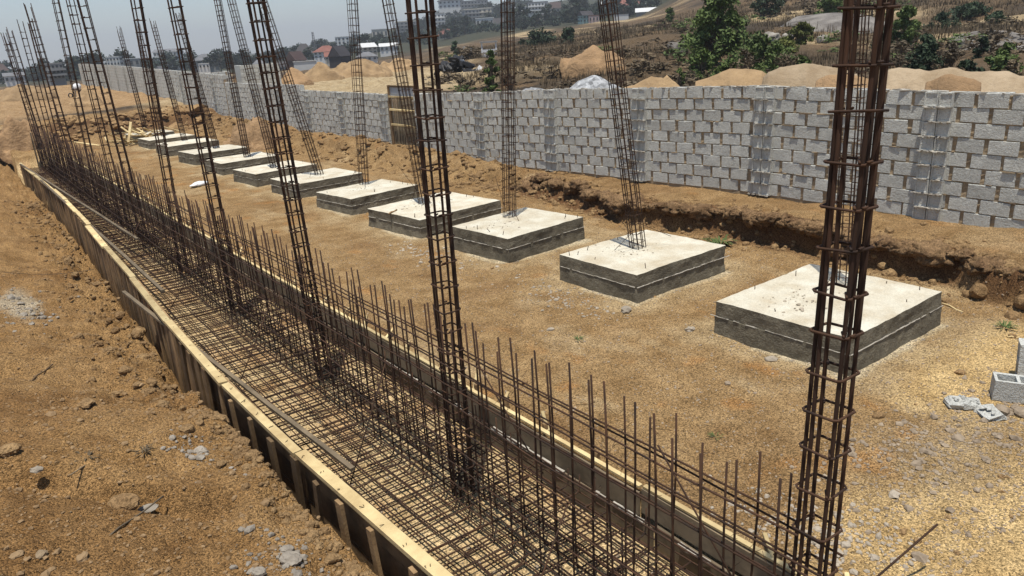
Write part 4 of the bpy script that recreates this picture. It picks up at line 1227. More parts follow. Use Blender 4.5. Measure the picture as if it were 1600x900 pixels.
# low scrub dotted over the slope
SCR = []
for s_ in range(5):
    cm, cl = crown_mesh('crown', 1.1, 1.7, 0.085, 260, M[('leaf_dry', 'leaf_dry', 'leaf_dry', 'leaf', 'leaf_dry')[s_]], 200 + s_, clumps=9, low=0.12)
    SCR.append((cm, trunk_mesh('trunk', 1.1, 0.022, cl, 4, seed=200 + s_, twigs=50), ('dry brown', 'dry brown', 'dry brown', 'green', 'dry brown')[s_]))
rs = random.Random(77)
for i in range(130):
    px, r = rs.uniform(680, 1600), 24 * math.exp(rs.random() * 1.35)
    if px < 1050 and r < 30: continue
    g = ground_at(px, r)
    if g.x < WALL_X + 6: continue
    cm, tm, cname = rs.choice(SCR)
    zone = 'right of the near rebar column' if px > 1390 else 'between the dense green tree and the near column' if px > 1130 else 'around the large orange earth heap' if px > 860 else 'left of the large orange earth heap'
    t = thing('scrub', g, 'low %s scrub on the slope %s' % (cname, zone), 'scrub', 'low scrub dotted over the slope', (0, 0, rs.uniform(0, 6.28)))
    k = rs.uniform(0.5, 1.25) * (0.8 + r / 120)
    t.scale = (k * rs.uniform(0.8, 1.8), k * rs.uniform(0.8, 1.8), k * rs.uniform(0.35, 0.8))
    inst('crown', cm, t); inst('trunk', tm, t)

# dry grass, one mass
gv, gf = [], []
rs = random.Random(9)
for i in range(26000):
    r = 20.0 * math.exp(rs.random() ** 0.9 * 1.75)
    th = R(rs.uniform(19.5, 57))
    x, y = r * math.cos(th), r * math.sin(th)
    if x < WALL_X + 4: continue
    if mnoise.noise((x * 0.12, y * 0.12, 3.1)) < -0.02 and r < 70: continue
    gv.append((x, y, r))
P_ = np.array(gv)
Z_ = height(P_[:, 0], P_[:, 1])
grass = MB()
for (x, y, r), z in zip(gv, Z_):
    s = rs.uniform(0.12, 0.5) * (1 + r / 200)
    V, F = [], []
    for b in range(3):
        a = rs.uniform(0, 6.28); l = rs.uniform(0.1, 0.45) * s; w = 0.007 * (1 + r / 22)
        ox, oy = rs.uniform(-0.22, 0.22), rs.uniform(-0.22, 0.22)
        n = len(V)
        V += [(x + ox - w * math.sin(a), y + oy + w * math.cos(a), z - 0.03), (x + ox + w * math.sin(a), y + oy - w * math.cos(a), z - 0.03), (x + ox + math.cos(a) * l, y + oy + math.sin(a) * l, z + s * rs.uniform(0.6, 1.0))]
        F.append((n, n + 1, n + 2))
    grass.add(V, F)
tag(grass.build('dry_grass', M['straw']), 'dry straw coloured grass over the slope behind the wall', 'grass', kind='stuff')

def boulder(px, py, wpx, hpx_, r, m, label, seed, flat=1.0, sub=2, sink=0.25):
    rsx = random.Random(seed)
    c = at(px, py, r); w = (at(px + wpx / 2, py, r) - c).length; h = hpx_ / FPX * r
    mb = MB(); V, F = ICO[sub]
    P = []
    for p in V:
        n = mnoise.fractal((p[0] * 1.4 + seed, p[1] * 1.4, p[2] * 2.1), 1.0, 2.0, 4)
        k = 1 + 0.38 * n
        P.append((p[0] * w * flat * k, p[1] * w * k, p[2] * h * 0.75 * k))
    mb.add(P, F)
    return tag(mb.build('boulder', m, None, True, loc=(c.x, c.y, min(c.z, gz(c.x, c.y) + h * 0.4)), rot=(0, 0, math.atan2(c.y, c.x))), label, 'boulder', 'boulders on the slope')
boulder(1206, 40, 30, 12, 48, M['rock_pale'], 'pale boulder beside the yellow green bush', 1)
boulder(1183, 34, 16, 7, 50, M['rock_pale'], 'flat pale slab of rock left of the boulders', 2)
boulder(1180, 44, 18, 6, 47, M['rock_pale'], 'lower flat rock slab left of the boulders', 3)
boulder(1232, 38, 20, 8, 52, M['rock_pale'], 'pale boulder behind the yellow green bush', 4)
boulder(1288, 44, 24, 9, 50, M['rock_pale'], 'small sandy boulder left of the near column', 5)
boulder(1140, 8, 24, 9, 70, M['rock_pale'], 'pale rock on the crest above the dense tree', 6)
boulder(1060, 55, 36, 16, 44, M['rock'], 'dark rock overhang left of the dense tree', 7)
def dome(px0, py0, px1, py1, r, label, seed):
    a, b = at(px0, py0, r * 1.12), at(px1, py1, r * 0.86)
    c = (a + b) / 2; L = (b - a).length / 2
    mb = MB(); V, F = ico(4); P = []
    A = np.array(V)
    n = fbm(A[:, 0] * 1.2 + seed, A[:, 1] * 1.2 + A[:, 2] * 1.7, 4, seed); n2 = fbm(A[:, 0] * 6 + seed, A[:, 1] * 6 + A[:, 2] * 5, 3, seed + 2)
    K = 1 + 0.10 * n + 0.012 * n2
    for p, k in zip(V, K): P.append((p[0] * L * 1.05 * k, p[1] * L * 0.62 * k, p[2] * 3.4 * k))
    mb.add(P, F)
    d = b - a
    o = mb.build('rock_dome', M['rock'], None, True, loc=(c.x, c.y, c.z - 3.1), rot=(0, 0, math.atan2(d.y, d.x)))
    o.rotation_euler = (0, math.asin(max(-0.4, min(0.4, -(b.z - a.z) / d.length))), math.atan2(d.y, d.x))
    return tag(o, label, 'rock')
dome(1465, 38, 1640, 96, 46, 'smooth grey granite dome sloping down at the right edge', 3)
dome(1270, 20, 1345, 34, 62, 'bare grey rock shelf beside the near column top', 8)

# ------------------------------------------------------------------ the town on the hill
M['wall_white'] = mat('wall_white', (0.62, 0.61, 0.58), 0.9, 0.12, 0.3)
M['wall_cream'] = mat('wall_cream', (0.50, 0.46, 0.38), 0.9, 0.12, 0.3)
M['wall_grey'] = mat('wall_grey', (0.30, 0.295, 0.28), 0.9, 0.2, 0.3)
M['wall_pink'] = mat('wall_pink', (0.48, 0.36, 0.33), 0.9, 0.12, 0.3)
M['wall_teal'] = mat('wall_teal', (0.25, 0.37, 0.36), 0.9, 0.12, 0.3)
M['roof_dark'] = mat('roof_dark', (0.045, 0.040, 0.042), 0.7, 0.25, 0.5)
M['roof_brown'] = mat('roof_brown', (0.075, 0.045, 0.038), 0.7, 0.25, 0.5)
M['roof_red'] = mat('roof_red', (0.23, 0.095, 0.07), 0.8, 0.25, 0.5)
M['roof_grey'] = mat('roof_grey', (0.16, 0.16, 0.165), 0.7, 0.25, 0.5)
M['roof_tin'] = mat('roof_tin', (0.62, 0.62, 0.60), 0.5, 0.1, 0.5)
M['glass'] = mat('glass', (0.045, 0.05, 0.055), 0.25, 0.2, 0.5, spec=0.5)
TOWN = 'houses of the distant town'
HOUSES = []
def building(name, x0, x1, yt, yb, r, wm, rm, roof, st, bays, label, cat='house', rot=0.0, aspect=0.7, rh=0.3, group=TOWN):
    xm = (x0 + x1) / 2
    HOUSES.append((x0, x1, r, label))
    c = at(xm, yb, r)
    W = (at(x1, yb, r) - at(x0, yb, r)).length
    Ht = at(xm, yt, r).z - c.z
    W = W / (abs(math.cos(rot)) + aspect * abs(math.sin(rot)))
    D = W * aspect
    yaw = math.atan2(c.y, c.x) - math.pi / 2 + rot
    g = gz(c.x, c.y)
    t = thing(name, (c.x, c.y, c.z), label, cat, group, (0, 0, yaw))
    under = max(1.0, c.z - g + 2.0)
    Hr = Ht * rh if roof in ('gable', 'hip') else Ht * 0.07
    Hw = Ht - Hr
    mb = MB(); mb.box((0, 0, (Hw - under) / 2), (W, D, Hw + under)); mb.build('wall', M[wm], t)
    mb = MB()
    ov = 0.05 * W
    if roof == 'flat':
        mb.box((0, 0, Hw + Hr / 2 + 0.01), (W + ov, D + ov, Hr))
        if W > 12: mb.box((W * 0.2, 0, Hw + Hr * 2.0), (W * 0.22, D * 0.5, Hr * 2.6))
    elif roof == 'gable':
        x, y = W / 2 + ov, D / 2 + ov
        V = [(-x, -y, Hw), (x, -y, Hw), (x, y, Hw), (-x, y, Hw), (-x, 0, Hw + Hr), (x, 0, Hw + Hr)]
        mb.add(V, [(0, 1, 5, 4), (2, 3, 4, 5), (0, 4, 3), (1, 2, 5), (0, 3, 2, 1)])
    else:
        x, y = W / 2 + ov, D / 2 + ov; k = max(0.0, x - y)
        V = [(-x, -y, Hw), (x, -y, Hw), (x, y, Hw), (-x, y, Hw), (-k, 0, Hw + Hr), (k, 0, Hw + Hr)]
        mb.add(V, [(0, 1, 5, 4), (2, 3, 4, 5), (0, 4, 3), (1, 2, 5), (0, 3, 2, 1)])
    mb.build('roof', M[rm], t)
    if st:
        sh, bw = Hw / st, W / bays
        wmesh = MB(); wmesh.box((0, 0, 0), (bw * 0.46, 0.24, sh * 0.46)); wme = wmesh.mesh('window', M['glass'])
        for i in range(st):
            for k in range(bays):
                inst('window', wme, t, (-W / 2 + bw * (k + 0.5), -D / 2 - 0.06, sh * (i + 0.52)))
        smesh = MB(); smesh.box((0, 0, 0), (0.24, D * 0.16, sh * 0.44)); sme = smesh.mesh('window', M['glass'])
        for i in range(st):
            for k in (-0.25, 0.25):
                for s in (-1, 1):
                    inst('window', sme, t, (s * (W / 2 + 0.06), D * k, sh * (i + 0.52)))
        if st >= 3:
            lm = MB(); lm.box((0, 0, 0), (W * 1.02, 1.3, 0.35)); lme = lm.mesh('balcony', M[wm])
            for i in range(1, st):
                inst('balcony', lme, t, (0, -D / 2 - 0.5, sh * i - 0.1))
    return t
B = building
B('house', -4, 16, 99, 118, 300, 'wall_cream', 'roof_brown', 'hip', 1, 3, 'brown hipped roof house at the far left edge', rh=0.6)
B('house', 8, 40, 113, 128, 190, 'wall_white', 'roof_grey', 'gable', 1, 4, 'low pale house behind the leftmost earth heap', rh=0.35)
B('unfinished_building', 72, 103, 98, 124, 170, 'wall_grey', 'wall_grey', 'flat', 3, 4, 'unfinished grey concrete building behind the far rebar', 'building', rot=0.3)
B('house', 168, 193, 88, 103, 240, 'wall_white', 'wall_white', 'flat', 2, 4, 'small white flat roofed house above the far wall', rot=-0.3)
B('house', 193, 220, 91, 104, 260, 'wall_grey', 'roof_tin', 'flat', 1, 3, 'low house with pale roof beside the small white house')
B('apartment_block', 243, 288, 76, 101, 330, 'wall_white', 'roof_grey', 'gable', 3, 7, 'large white apartment block with grey roof behind the far wall', 'building', rot=-0.35, rh=0.2)
B('house', 303, 343, 84, 106, 260, 'wall_grey', 'roof_grey', 'hip', 2, 4, 'broad grey hipped roof house right of the white apartment block', rot=0.2, rh=0.45)
B('house', 311, 328, 99, 107, 190, 'wall_white', 'wall_white', 'flat', 1, 3, 'small white house in front of the broad grey roof')
B('house', 245, 258, 103, 115, 150, 'wall_cream', 'roof_grey', 'gable', 1, 2, 'small gabled house just over the far wall', rot=0.8, rh=0.5)
B('house', 396, 416, 93, 106, 240, 'wall_white', 'roof_grey', 'hip', 1, 3, 'pale house glimpsed between the leaning columns', rh=0.5)
B('house', 430, 450, 96, 110, 210, 'wall_grey', 'roof_dark', 'gable', 1, 3, 'dark roofed house left of the brown gables', rh=0.6)
B('house', 448, 480, 80, 104, 190, 'roof_brown', 'roof_brown', 'gable', 0, 3, 'dark brown gabled house left of the mast', rot=0.9, rh=0.6)
B('house', 461, 492, 68, 90, 260, 'wall_grey', 'roof_dark', 'hip', 1, 3, 'large dark grey hipped roof behind the brown gable', rh=0.75)
B('house', 491, 532, 71, 90, 230, 'wall_white', 'roof_red', 'hip', 2, 5, 'white house with red brown roof right of the mast', rot=-0.3, rh=0.5)
B('house', 508, 528, 81, 93, 180, 'wall_cream', 'roof_red', 'gable', 1, 3, 'small orange roofed house below the red brown roof', rh=0.6)
B('house', 515, 549, 71, 99, 165, 'roof_dark', 'roof_dark', 'gable', 0, 3, 'black gabled house in front of the slender slab column', rot=1.0, rh=0.6)
B('compound_wall', 460, 496, 95, 108, 140, 'wall_white', 'wall_white', 'flat', 0, 3, 'white compound wall behind the leftmost sand heap', 'wall', aspect=0.05)
B('house', 525, 547, 57, 70, 330, 'wall_white', 'wall_white', 'flat', 2, 3, 'modern white flat roofed house on the skyline', rot=0.2)
B('house', 559, 590, 67, 84, 210, 'wall_cream', 'roof_tin', 'gable', 2, 3, 'cream house with bright gabled tin roof', rot=0.5, rh=0.4)
B('house', 558, 590, 81, 95, 170, 'wall_white', 'roof_grey', 'hip', 1, 4, 'low white house below the bright tin gable', rh=0.5)
B('house', 557, 576, 53, 66, 380, 'wall_white', 'wall_white', 'flat', 1, 3, 'little white house at the foot of the town hill')
B('house', 582, 607, 45, 60, 420, 'wall_cream', 'roof_tin', 'flat', 1, 4, 'cream house with long bright roof on the town hill')
B('house', 594, 622, 67, 80, 230, 'wall_white', 'roof_tin', 'gable', 1, 4, 'tin roofed house right of the cream gable', rh=0.4)
B('apartment_block', 620, 652, 33, 54, 460, 'wall_grey', 'wall_cream', 'flat', 4, 5, 'grey four storey block left of the second rebar column', 'building')
B('apartment_block', 677, 696, 20, 46, 430, 'wall_white', 'wall_grey', 'flat', 4, 3, 'narrow white block above the red roof', 'building', rot=0.2)
B('house', 679, 716, 45, 60, 330, 'wall_cream', 'roof_red', 'hip', 1, 4, 'wide red roof below the narrow white block', rh=0.7)
B('apartment_block', 686, 724, -4, 13, 560, 'wall_white', 'roof_dark', 'hip', 2, 6, 'white mansion with dark roof on top of the town hill', 'building', rh=0.3)
B('apartment_block', 721, 762, 1, 17, 540, 'wall_grey', 'roof_grey', 'flat', 3, 8, 'long brown grey block on the town hilltop', 'building')
B('apartment_block', 723, 750, 14, 38, 440, 'wall_grey', 'wall_cream', 'flat', 4, 4, 'unfinished grey block with deep balconies on the town hill', 'building', rot=0.25)
B('apartment_block', 748, 772, 12, 36, 450, 'wall_cream', 'wall_cream', 'flat', 4, 3, 'cream block joined to the unfinished grey block', 'building', rot=-0.2)
B('house', 744, 772, 28, 42, 380, 'wall_white', 'roof_tin', 'flat', 1, 4, 'low white roofed house below the cream block')
B('house', 772, 790, 28, 45, 330, 'wall_cream', 'roof_dark', 'gable', 1, 2, 'dark gabled house beside a slab column on the hill', rh=0.6)
B('house', 803, 823, 11, 26, 400, 'wall_white', 'wall_white', 'flat', 2, 3, 'white house right of the third pad column')
B('apartment_block', 826, 856, 3, 22, 380, 'wall_white', 'roof_grey', 'flat', 3, 6, 'white stepped villa with many windows on the right skyline', 'building')
B('house', 860, 876, 3, 20, 390, 'wall_cream', 'roof_brown', 'gable', 1, 2, 'tan gabled house between the dark trees', rh=0.6)
B('house', 835, 850, 21, 34, 300, 'wall_pink', 'roof_tin', 'flat', 1, 2, 'little pink house below the stepped villa')
B('house', 903, 927, 17, 35, 240, 'wall_teal', 'roof_dark', 'gable', 2, 3, 'turquoise house behind the grass field', rot=0.6, rh=0.4)
B('house', 920, 936, 24, 35, 225, 'wall_pink', 'roof_red', 'flat', 1, 3, 'low pink house right of the turquoise house')
B('house', 940, 964, 2, 14, 330, 'wall_white', 'roof_tin', 'gable', 1, 4, 'bright tin roof left of the red tiled roof', rh=0.5)
B('house', 958, 987, 0, 18, 300, 'wall_cream', 'roof_red', 'hip', 2, 4, 'cream villa with red tiled hip roof', rh=0.5)
B('house', 983, 1000, 1, 16, 310, 'wall_white', 'roof_red', 'gable', 2, 2, 'white villa next to the red tiled hip roof', rh=0.4)
B('shed', 994, 1026, 12, 23, 230, 'wall_grey', 'roof_tin', 'gable', 0, 3, 'long low shed with bright white roof', 'shed', rh=0.6)
B('house', 960, 982, 22, 30, 215, 'wall_white', 'roof_grey', 'flat', 0, 3, 'low white wall building in front of the villas')
B('house', 1008, 1036, -6, 7, 330, 'wall_white', 'wall_white', 'flat', 2, 5, 'white building at the top edge above the shed')
B('house', 1041, 1067, -8, 12, 280, 'wall_grey', 'wall_white', 'flat', 3, 3, 'open fronted two storey house right of the shed')

# far trees between the houses
FARV = []
for s in range(6):
    cm, cl = crown_mesh('crown', 7.0, 6.4 + s * 0.6, 0.46, 620, M['leaf_far'], 100 + s, clumps=15, low=0.22)
    FARV.append((cm, trunk_mesh('trunk', 7.0, 0.16, cl, seed=100 + s)))
rs = random.Random(5)
CUT = (' behind', ' on ', ' left of', ' right of', ' below', ' above', ' beside', ' between', ' in front', ' at ', ' glimpsed', ' just', ' next', ' joined', ' with many', ' right ', ' seen')
def short(lab):
    return lab[:min([lab.index(c) for c in CUT if c in lab] + [len(lab)])]
def far_tree(px, r, h):
    g = ground_at(px, r)
    cm, tm = rs.choice(FARV)
    x0, x1, br, lab = min(HOUSES, key=lambda q: abs((q[0] + q[1]) / 2 - px) + abs(q[2] - r) * 0.08)
    rel = 'left of' if px < x0 else 'right of' if px > x1 else 'in front of' if r < br else 'behind'
    size = 'tall' if h > 6.6 else 'low' if h < 5.0 else 'round'
    t = thing('tree', g, '%s dark tree %s the %s' % (size, rel, short(lab)), 'tree', 'dark trees among the distant houses', (0, 0, rs.uniform(0, 6.28)))
    k = h / 7.0
    t.scale = (k * rs.uniform(0.9, 1.35), k * rs.uniform(0.9, 1.35), k)
    inst('crown', cm, t); inst('trunk', tm, t)
for px0, px1, r0, r1, n, h0, h1 in ((-10, 235, 250, 380, 22, 4, 8.5), (235, 450, 240, 380, 24, 4, 8.0), (450, 640, 240, 450, 24, 3.5, 6.5), (640, 800, 300, 600, 46, 4.5, 8), (800, 1100, 245, 420, 36, 4.5, 8.5), (1100, 1420, 120, 260, 12, 3, 6)):
    for i in range(n):
        far_tree(px0 + (px1 - px0) * (i + rs.random()) / n, rs.uniform(r0, r1), rs.uniform(h0, h1))

# the wooded hillside between the houses reads as one mass
rs = random.Random(15)
wood = MB(); WP = []
for px0, px1, r0, r1, n in ((-20, 240, 260, 420, 60), (240, 640, 280, 470, 90), (640, 830, 290, 640, 190), (830, 1110, 260, 480, 150)):
    for i in range(n):
        p_ = at(rs.uniform(px0, px1), 60, rs.uniform(r0, r1)); WP.append((p_.x, p_.y))
WP = np.array(WP); WZ = height(WP[:, 0], WP[:, 1])
for (x, y), z in zip(WP, WZ):
    h = rs.uniform(2.0, 4.6); w = rs.uniform(1.8, 4.2)
    V, F = [], []
    for q in range(110):
        d = Vector((rs.gauss(0, 1), rs.gauss(0, 1), rs.gauss(0, 1))).normalized() * rs.random() ** 0.4
        c = Vector((x + d.x * w, y + d.y * w, z + h * 0.5 + d.z * h * 0.55))
        nrm = Vector((rs.gauss(0, 1), rs.gauss(0, 1), rs.gauss(0.5, 1))).normalized(); u_ = nrm.orthogonal().normalized() * rs.uniform(0.35, 0.75); w_ = nrm.cross(u_) * 0.6
        b = len(V); V += [c - u_, c - w_, c + u_, c + w_]; F.append((b, b + 1, b + 2, b + 3))
    wood.add(V, F)
tag(wood.build('hillside_woods', M['leaf_far']), 'dark woods and undergrowth between the distant houses', 'woods', kind='stuff')

# lattice mast behind the gabled houses
mp = ground_at(491, 245)
mh = at(487, 50, 245).z - mp.z
mast = thing('lattice_mast', mp, 'thin lattice mast standing behind the gabled houses', 'mast', None, (0, R(-2.0), 0))
for k in range(3):
    a = k * 2.094
    mb = MB(); mb.tube([(math.cos(a) * 0.9, math.sin(a) * 0.9, 0), (math.cos(a) * 0.25, math.sin(a) * 0.25, mh)], 0.07, 5); mb.build('mast_leg', M['roof_grey'], mast)
mb = MB()
for i in range(14):
    z0, z1 = mh * i / 14, mh * (i + 1) / 14
    q = lambda z, k: (math.cos(k * 2.094) * (0.9 - 0.65 * z / mh), math.sin(k * 2.094) * (0.9 - 0.65 * z / mh), z)
    for k in range(3): mb.tube([q(z0, k), q(z1, k + 1)], 0.04, 4)
mb.build('bracing', M['roof_grey'], mast)

# unfinished block rooms behind the wall
def room(x0, x1, yt, yb, r, label, rot=0.0, D=3.0, ncap=250):
    c = at((x0 + x1) / 2, yb, r); W = (at(x1, yb, r) - at(x0, yb, r)).length; H_ = at((x0 + x1) / 2, yt, r).z - c.z
    t = thing('unfinished_room', (c.x, c.y, c.z), label, 'building', None, (0, 0, math.atan2(c.y, c.x) - math.pi / 2 + rot))
    mb = MB(); mb.box((0, 0.11, H_ / 2 - 1), (W - 0.05, 0.16, H_ + 2)); mb.build('mortar', M['mortar'], t)
    mb = MB(); mb.box((W / 2 - 0.1, D / 2, H_ / 2 - 1), (0.2, D, H_ + 2)); mb.box((-W / 2 + 0.1, D / 2, H_ / 2 - 1), (0.2, D, H_ + 2)); mb.build('side_wall', M['block'], t)
    rows = int(H_ / 0.25) + 2; n = 0
    bmesh_ = MB(); bmesh_.box((0, 0, 0), (0.45, 0.2, 0.228), bev=0.01); bme = bmesh_.mesh('block', M['block'])
    for i in range(rows):
        x = -W / 2 + (0.24 if i % 2 else 0)
        while x + 0.45 < W / 2 + 0.05 and n < ncap:
            inst('block', bme, t, (x + 0.22, 0.09, H_ - 0.12 - i * 0.25)); n += 1; x += 0.475
room(380, 442, 100, 137, 56, 'unfinished pale block room behind the stepped wall', 0.15)
room(311, 362, 113, 128, 60, 'low grey unfinished block walling behind the far wall', 0.1)

# black scrap heap and the small white structures behind the wall
M['black'] = mat('black', (0.02, 0.02, 0.022), 0.6, 0.3, 4)
M['white_paint'] = mat('white_paint', (0.68, 0.68, 0.67), 0.7, 0.1, 3)
sp = ground_at(708, 52)
scr = thing('scrap_heap', sp, 'black scrap heap on the slope behind the wall', 'scrap heap')
rs = random.Random(21)
for i in range(34):
    u = rs.gauss(0, 0.75); v = rs.gauss(0, 0.5)
    zz = max(0.05, 0.95 * math.exp(-(u / 1.0) ** 2) * rs.random())
    mb = MB()
    if i % 4 == 0:
        mb.tube([(math.cos(a) * 0.28, math.sin(a) * 0.28, 0) for a in [k * 0.5236 for k in range(12)]], 0.10, 6, closed=True); nm = 'tyre'
    else:
        mb.box((0, 0, 0), (rs.uniform(0.2, 0.8), rs.uniform(0.2, 0.6), rs.uniform(0.08, 0.3)), jit=0.06); nm = 'panel'
    th = math.atan2(sp.y, sp.x)
    mb.build(nm, M['black'] if i % 9 else M['white_paint'], scr, loc=(-math.sin(th) * u * 1.1 + math.cos(th) * v, math.cos(th) * u * 1.1 + math.sin(th) * v, zz + 0.1), rot=(rs.uniform(-0.8, 0.8), rs.uniform(-0.8, 0.8), rs.uniform(0, 6)))
def kiosk(px, r, w, h, label, open_=True):
    g = ground_at(px, r)
    t = thing('white_kiosk', g, label, 'kiosk', None, (0, 0, math.atan2(g.y, g.x) - math.pi / 2))
    mb = MB(); mb.box((0, 0, h * 0.25 - 0.3), (w, w, h * 0.5 + 0.6)); mb.build('base', M['white_paint'], t)
    for sx in (-1, 1):
        for sy in (-1, 1):
            mb = MB(); mb.box((sx * w * 0.45, sy * w * 0.45, h * 0.7), (0.12, 0.12, h * 0.4)); mb.build('post', M['white_paint'], t)
    mb = MB(); mb.box((0, 0, h * 0.95), (w * 1.1, w * 1.1, h * 0.1)); mb.build('roof', M['wall_grey'], t)
kiosk(729, 78, 0.8, 0.9, 'tiny white open kiosk right of the black scrap heap')
kiosk(763, 76, 1.5, 1.5, 'white square hut half hidden by the narrow shrub')

# mixer standing beyond the excavation
mg = ground_at(101, 62)
mg = ground_at(101, 74)
mx = thing('concrete_mixer', mg, 'small concrete mixer with white drum beyond the excavation', 'mixer', None, (0, 0, 0.4))
mx.scale = (0.62, 0.62, 0.62)
mb = MB(); mb.tube([(0, 0, 0), (0.25, 0, 0.10), (0.6, 0, 0.25), (0.85, 0, 0.36), (0.95, 0, 0.40)], [0.25, 0.48, 0.5, 0.34, 0.28], 14); mb.build('drum', M['white_paint'], mx, True, loc=(-0.4, 0, 1.1))
for sx in (-1, 1):
    mb = MB(); mb.tube([(sx * 0.6, -0.5, 0), (sx * 0.2, 0, 1.2), (sx * 0.6, 0.5, 0)], 0.06, 6); mb.build('frame', M['black'], mx)
    mb = MB(); mb.tube([(math.cos(a) * 0.28, 0, math.sin(a) * 0.28) for a in [k * 0.5236 for k in range(12)]], 0.07, 6, closed=True); mb.build('wheel', M['black'], mx, loc=(sx * 0.7, 0.5, 0.3))
mb = MB(); mb.box((0.7, 0, 0.7), (0.6, 0.5, 0.6), bev=0.03); mb.build('engine_box', M['black'], mx)
# ------------------------------------------------------------------ loose things on the ground
M['hollow'] = M['block']
def hollow_block(loc, rot, label):
    o = inst('hollow_block', block_mesh('hollow_block', 0.45, 0.225, 0.225, True), None, loc, rot)
    return tag(o, label, 'block', 'hollow blocks at the right edge')
p = onz(1592, 628, 0)
hollow_block((p.x - 0.05, p.y, gz(p.x, p.y) + 0.12), (0.02, -0.03, 0.5), 'hollow grey block lying at the right edge, nearest the camera')
p = onz(1606, 598, 0)
hollow_block((p.x, p.y, gz(p.x, p.y) + 0.225), (1.53, 0.03, 0.45), 'hollow grey block standing on end at the right edge')
rs = random.Random(31)
def chunk(px, py, s, m, label, cat='rubble', z=None, sub=1, rough=0.22, grp='broken pieces on the ground', flat=0.5):
    p = onz(px, py, 0)
    for _ in range(4):
        p = onz(px, py, gz(p.x, p.y))
    mb = MB(); random.seed(int(px * 7 + py)); mb.rock((0, 0, 0), (s, s * 0.75, s * flat), rough=rough * (1.0 if sub < 2 else 0.6), sub=sub)
    return tag(mb.build('rubble', M[m], None, False, loc=(p.x, p.y, p.z + s * flat * 0.45), rot=(0, 0, rs.uniform(0, 6))), label, cat, grp)
def slabbit(px, py, w, d, h, m, label):
    p = onz(px, py, 0)
    p = onz(px, py, gz(p.x, p.y))
    mb = MB(); random.seed(int(px + py)); mb.box((0, 0, 0), (w, d, h), jit=0.028, bev=0.02)
    for i in range(7): mb.rock((random.uniform(-w, w) * 0.35, random.uniform(-d, d) * 0.35, h / 2), (w * 0.13, d * 0.13, h * 0.22), rough=0.4)
    return tag(mb.build('rubble', M[m], None, False, loc=(p.x, p.y, p.z + h * 0.42), rot=(rs.uniform(-0.1, 0.1), rs.uniform(-0.1, 0.1), rs.uniform(0, 6))), label, 'rubble', 'broken pieces on the ground')
slabbit(1497, 634, 0.20, 0.17, 0.09, 'block', 'left half of the broken block near the right edge')
slabbit(1516, 636, 0.17, 0.16, 0.08, 'block', 'middle piece of the broken block near the right edge')
slabbit(1548, 650, 0.24, 0.2, 0.08, 'block', 'square broken block piece below the hollow block')
chunk(1566, 644, 0.09, 'pebble', 'brown stone beside the square broken block piece')
chunk(1598, 648, 0.10, 'pebble', 'brown stone at the right edge below the hollow block')
chunk(978, 486, 0.10, 'grey_stone', 'pale angular stone in front of the second pad')
chunk(1078, 516, 0.075, 'grey_stone', 'dark grey stone left of the nearest pad')
chunk(860, 516, 0.055, 'grey_stone', 'small grey stone on the bare floor left of the pale angular stone')
chunk(1205, 563, 0.08, 'grey_stone', 'pale stone beside the front edge of the nearest pad')
chunk(1372, 652, 0.07, 'clod', 'brown stone right of the near column on the bare floor')
chunk(1137, 600, 0.05, 'pebble', 'round pebble in the middle of the bare floor')
chunk(1398, 775, 0.06, 'grey_stone', 'grey stone on the edge of the pale sand')
chunk(57, 736, 0.055, 'grey_stone', 'small blue grey stone on the left bank')
chunk(180, 617, 0.07, 'clod', 'round brown clod on the left bank')
chunk(135, 632, 0.12, 'clod', 'flat brown stone set in the left bank', flat=0.3)
chunk(72, 644, 0.05, 'clod', 'small dark stone left of the flat stone')
chunk(195, 792, 0.14, 'clod', 'large crumbly clod beside the gully', sub=2)
chunk(232, 797, 0.09, 'rubble_grey', 'pale flaky stone right of the crumbly clod', flat=0.3)
chunk(130, 873, 0.055, 'sand', 'orange stone at the bottom of the left bank')
chunk(65, 868, 0.05, 'sand_pale', 'cream stone at the bottom left')
chunk(26, 870, 0.05, 'sand', 'orange stone at the bottom left corner')
chunk(12, 708, 0.11, 'clod', 'brown rock at the left edge of the bank', sub=2)
chunk(448, 860, 0.06, 'rubble_grey', 'grey mortar lump near the foot of the bank', sub=2, flat=0.4)
chunk(455, 876, 0.10, 'rubble_grey', 'largest grey mortar lump beside the formwork', sub=2, flat=0.35)
chunk(405, 896, 0.06, 'rubble_grey', 'grey mortar lump cut by the bottom edge', sub=2)
chunk(312, 706, 0.075, 'rubble_grey', 'broken grey mortar bit high on the bank', sub=2, flat=0.4)
chunk(300, 716, 0.05, 'rubble_grey', 'smaller grey mortar bit beside the high one', sub=1, flat=0.4)

# stray reinforcing bar poking up at the lower right
pa, pb = onz(1372, 900, 0.0), at(1465, 819, 6.0)
pb = onz(1465, 819, 0.42)
dv = (pb - onz(1372, 900, 0.18))
st0 = onz(1372, 900, 0.18) - dv * 0.7
tag(inst('steel_bar', straight('steel_bar', dv.length * 1.7, 0.0085, 8), None, st0, to_dir(dv)), 'single steel bar slanting up at the lower right', 'steel bar')
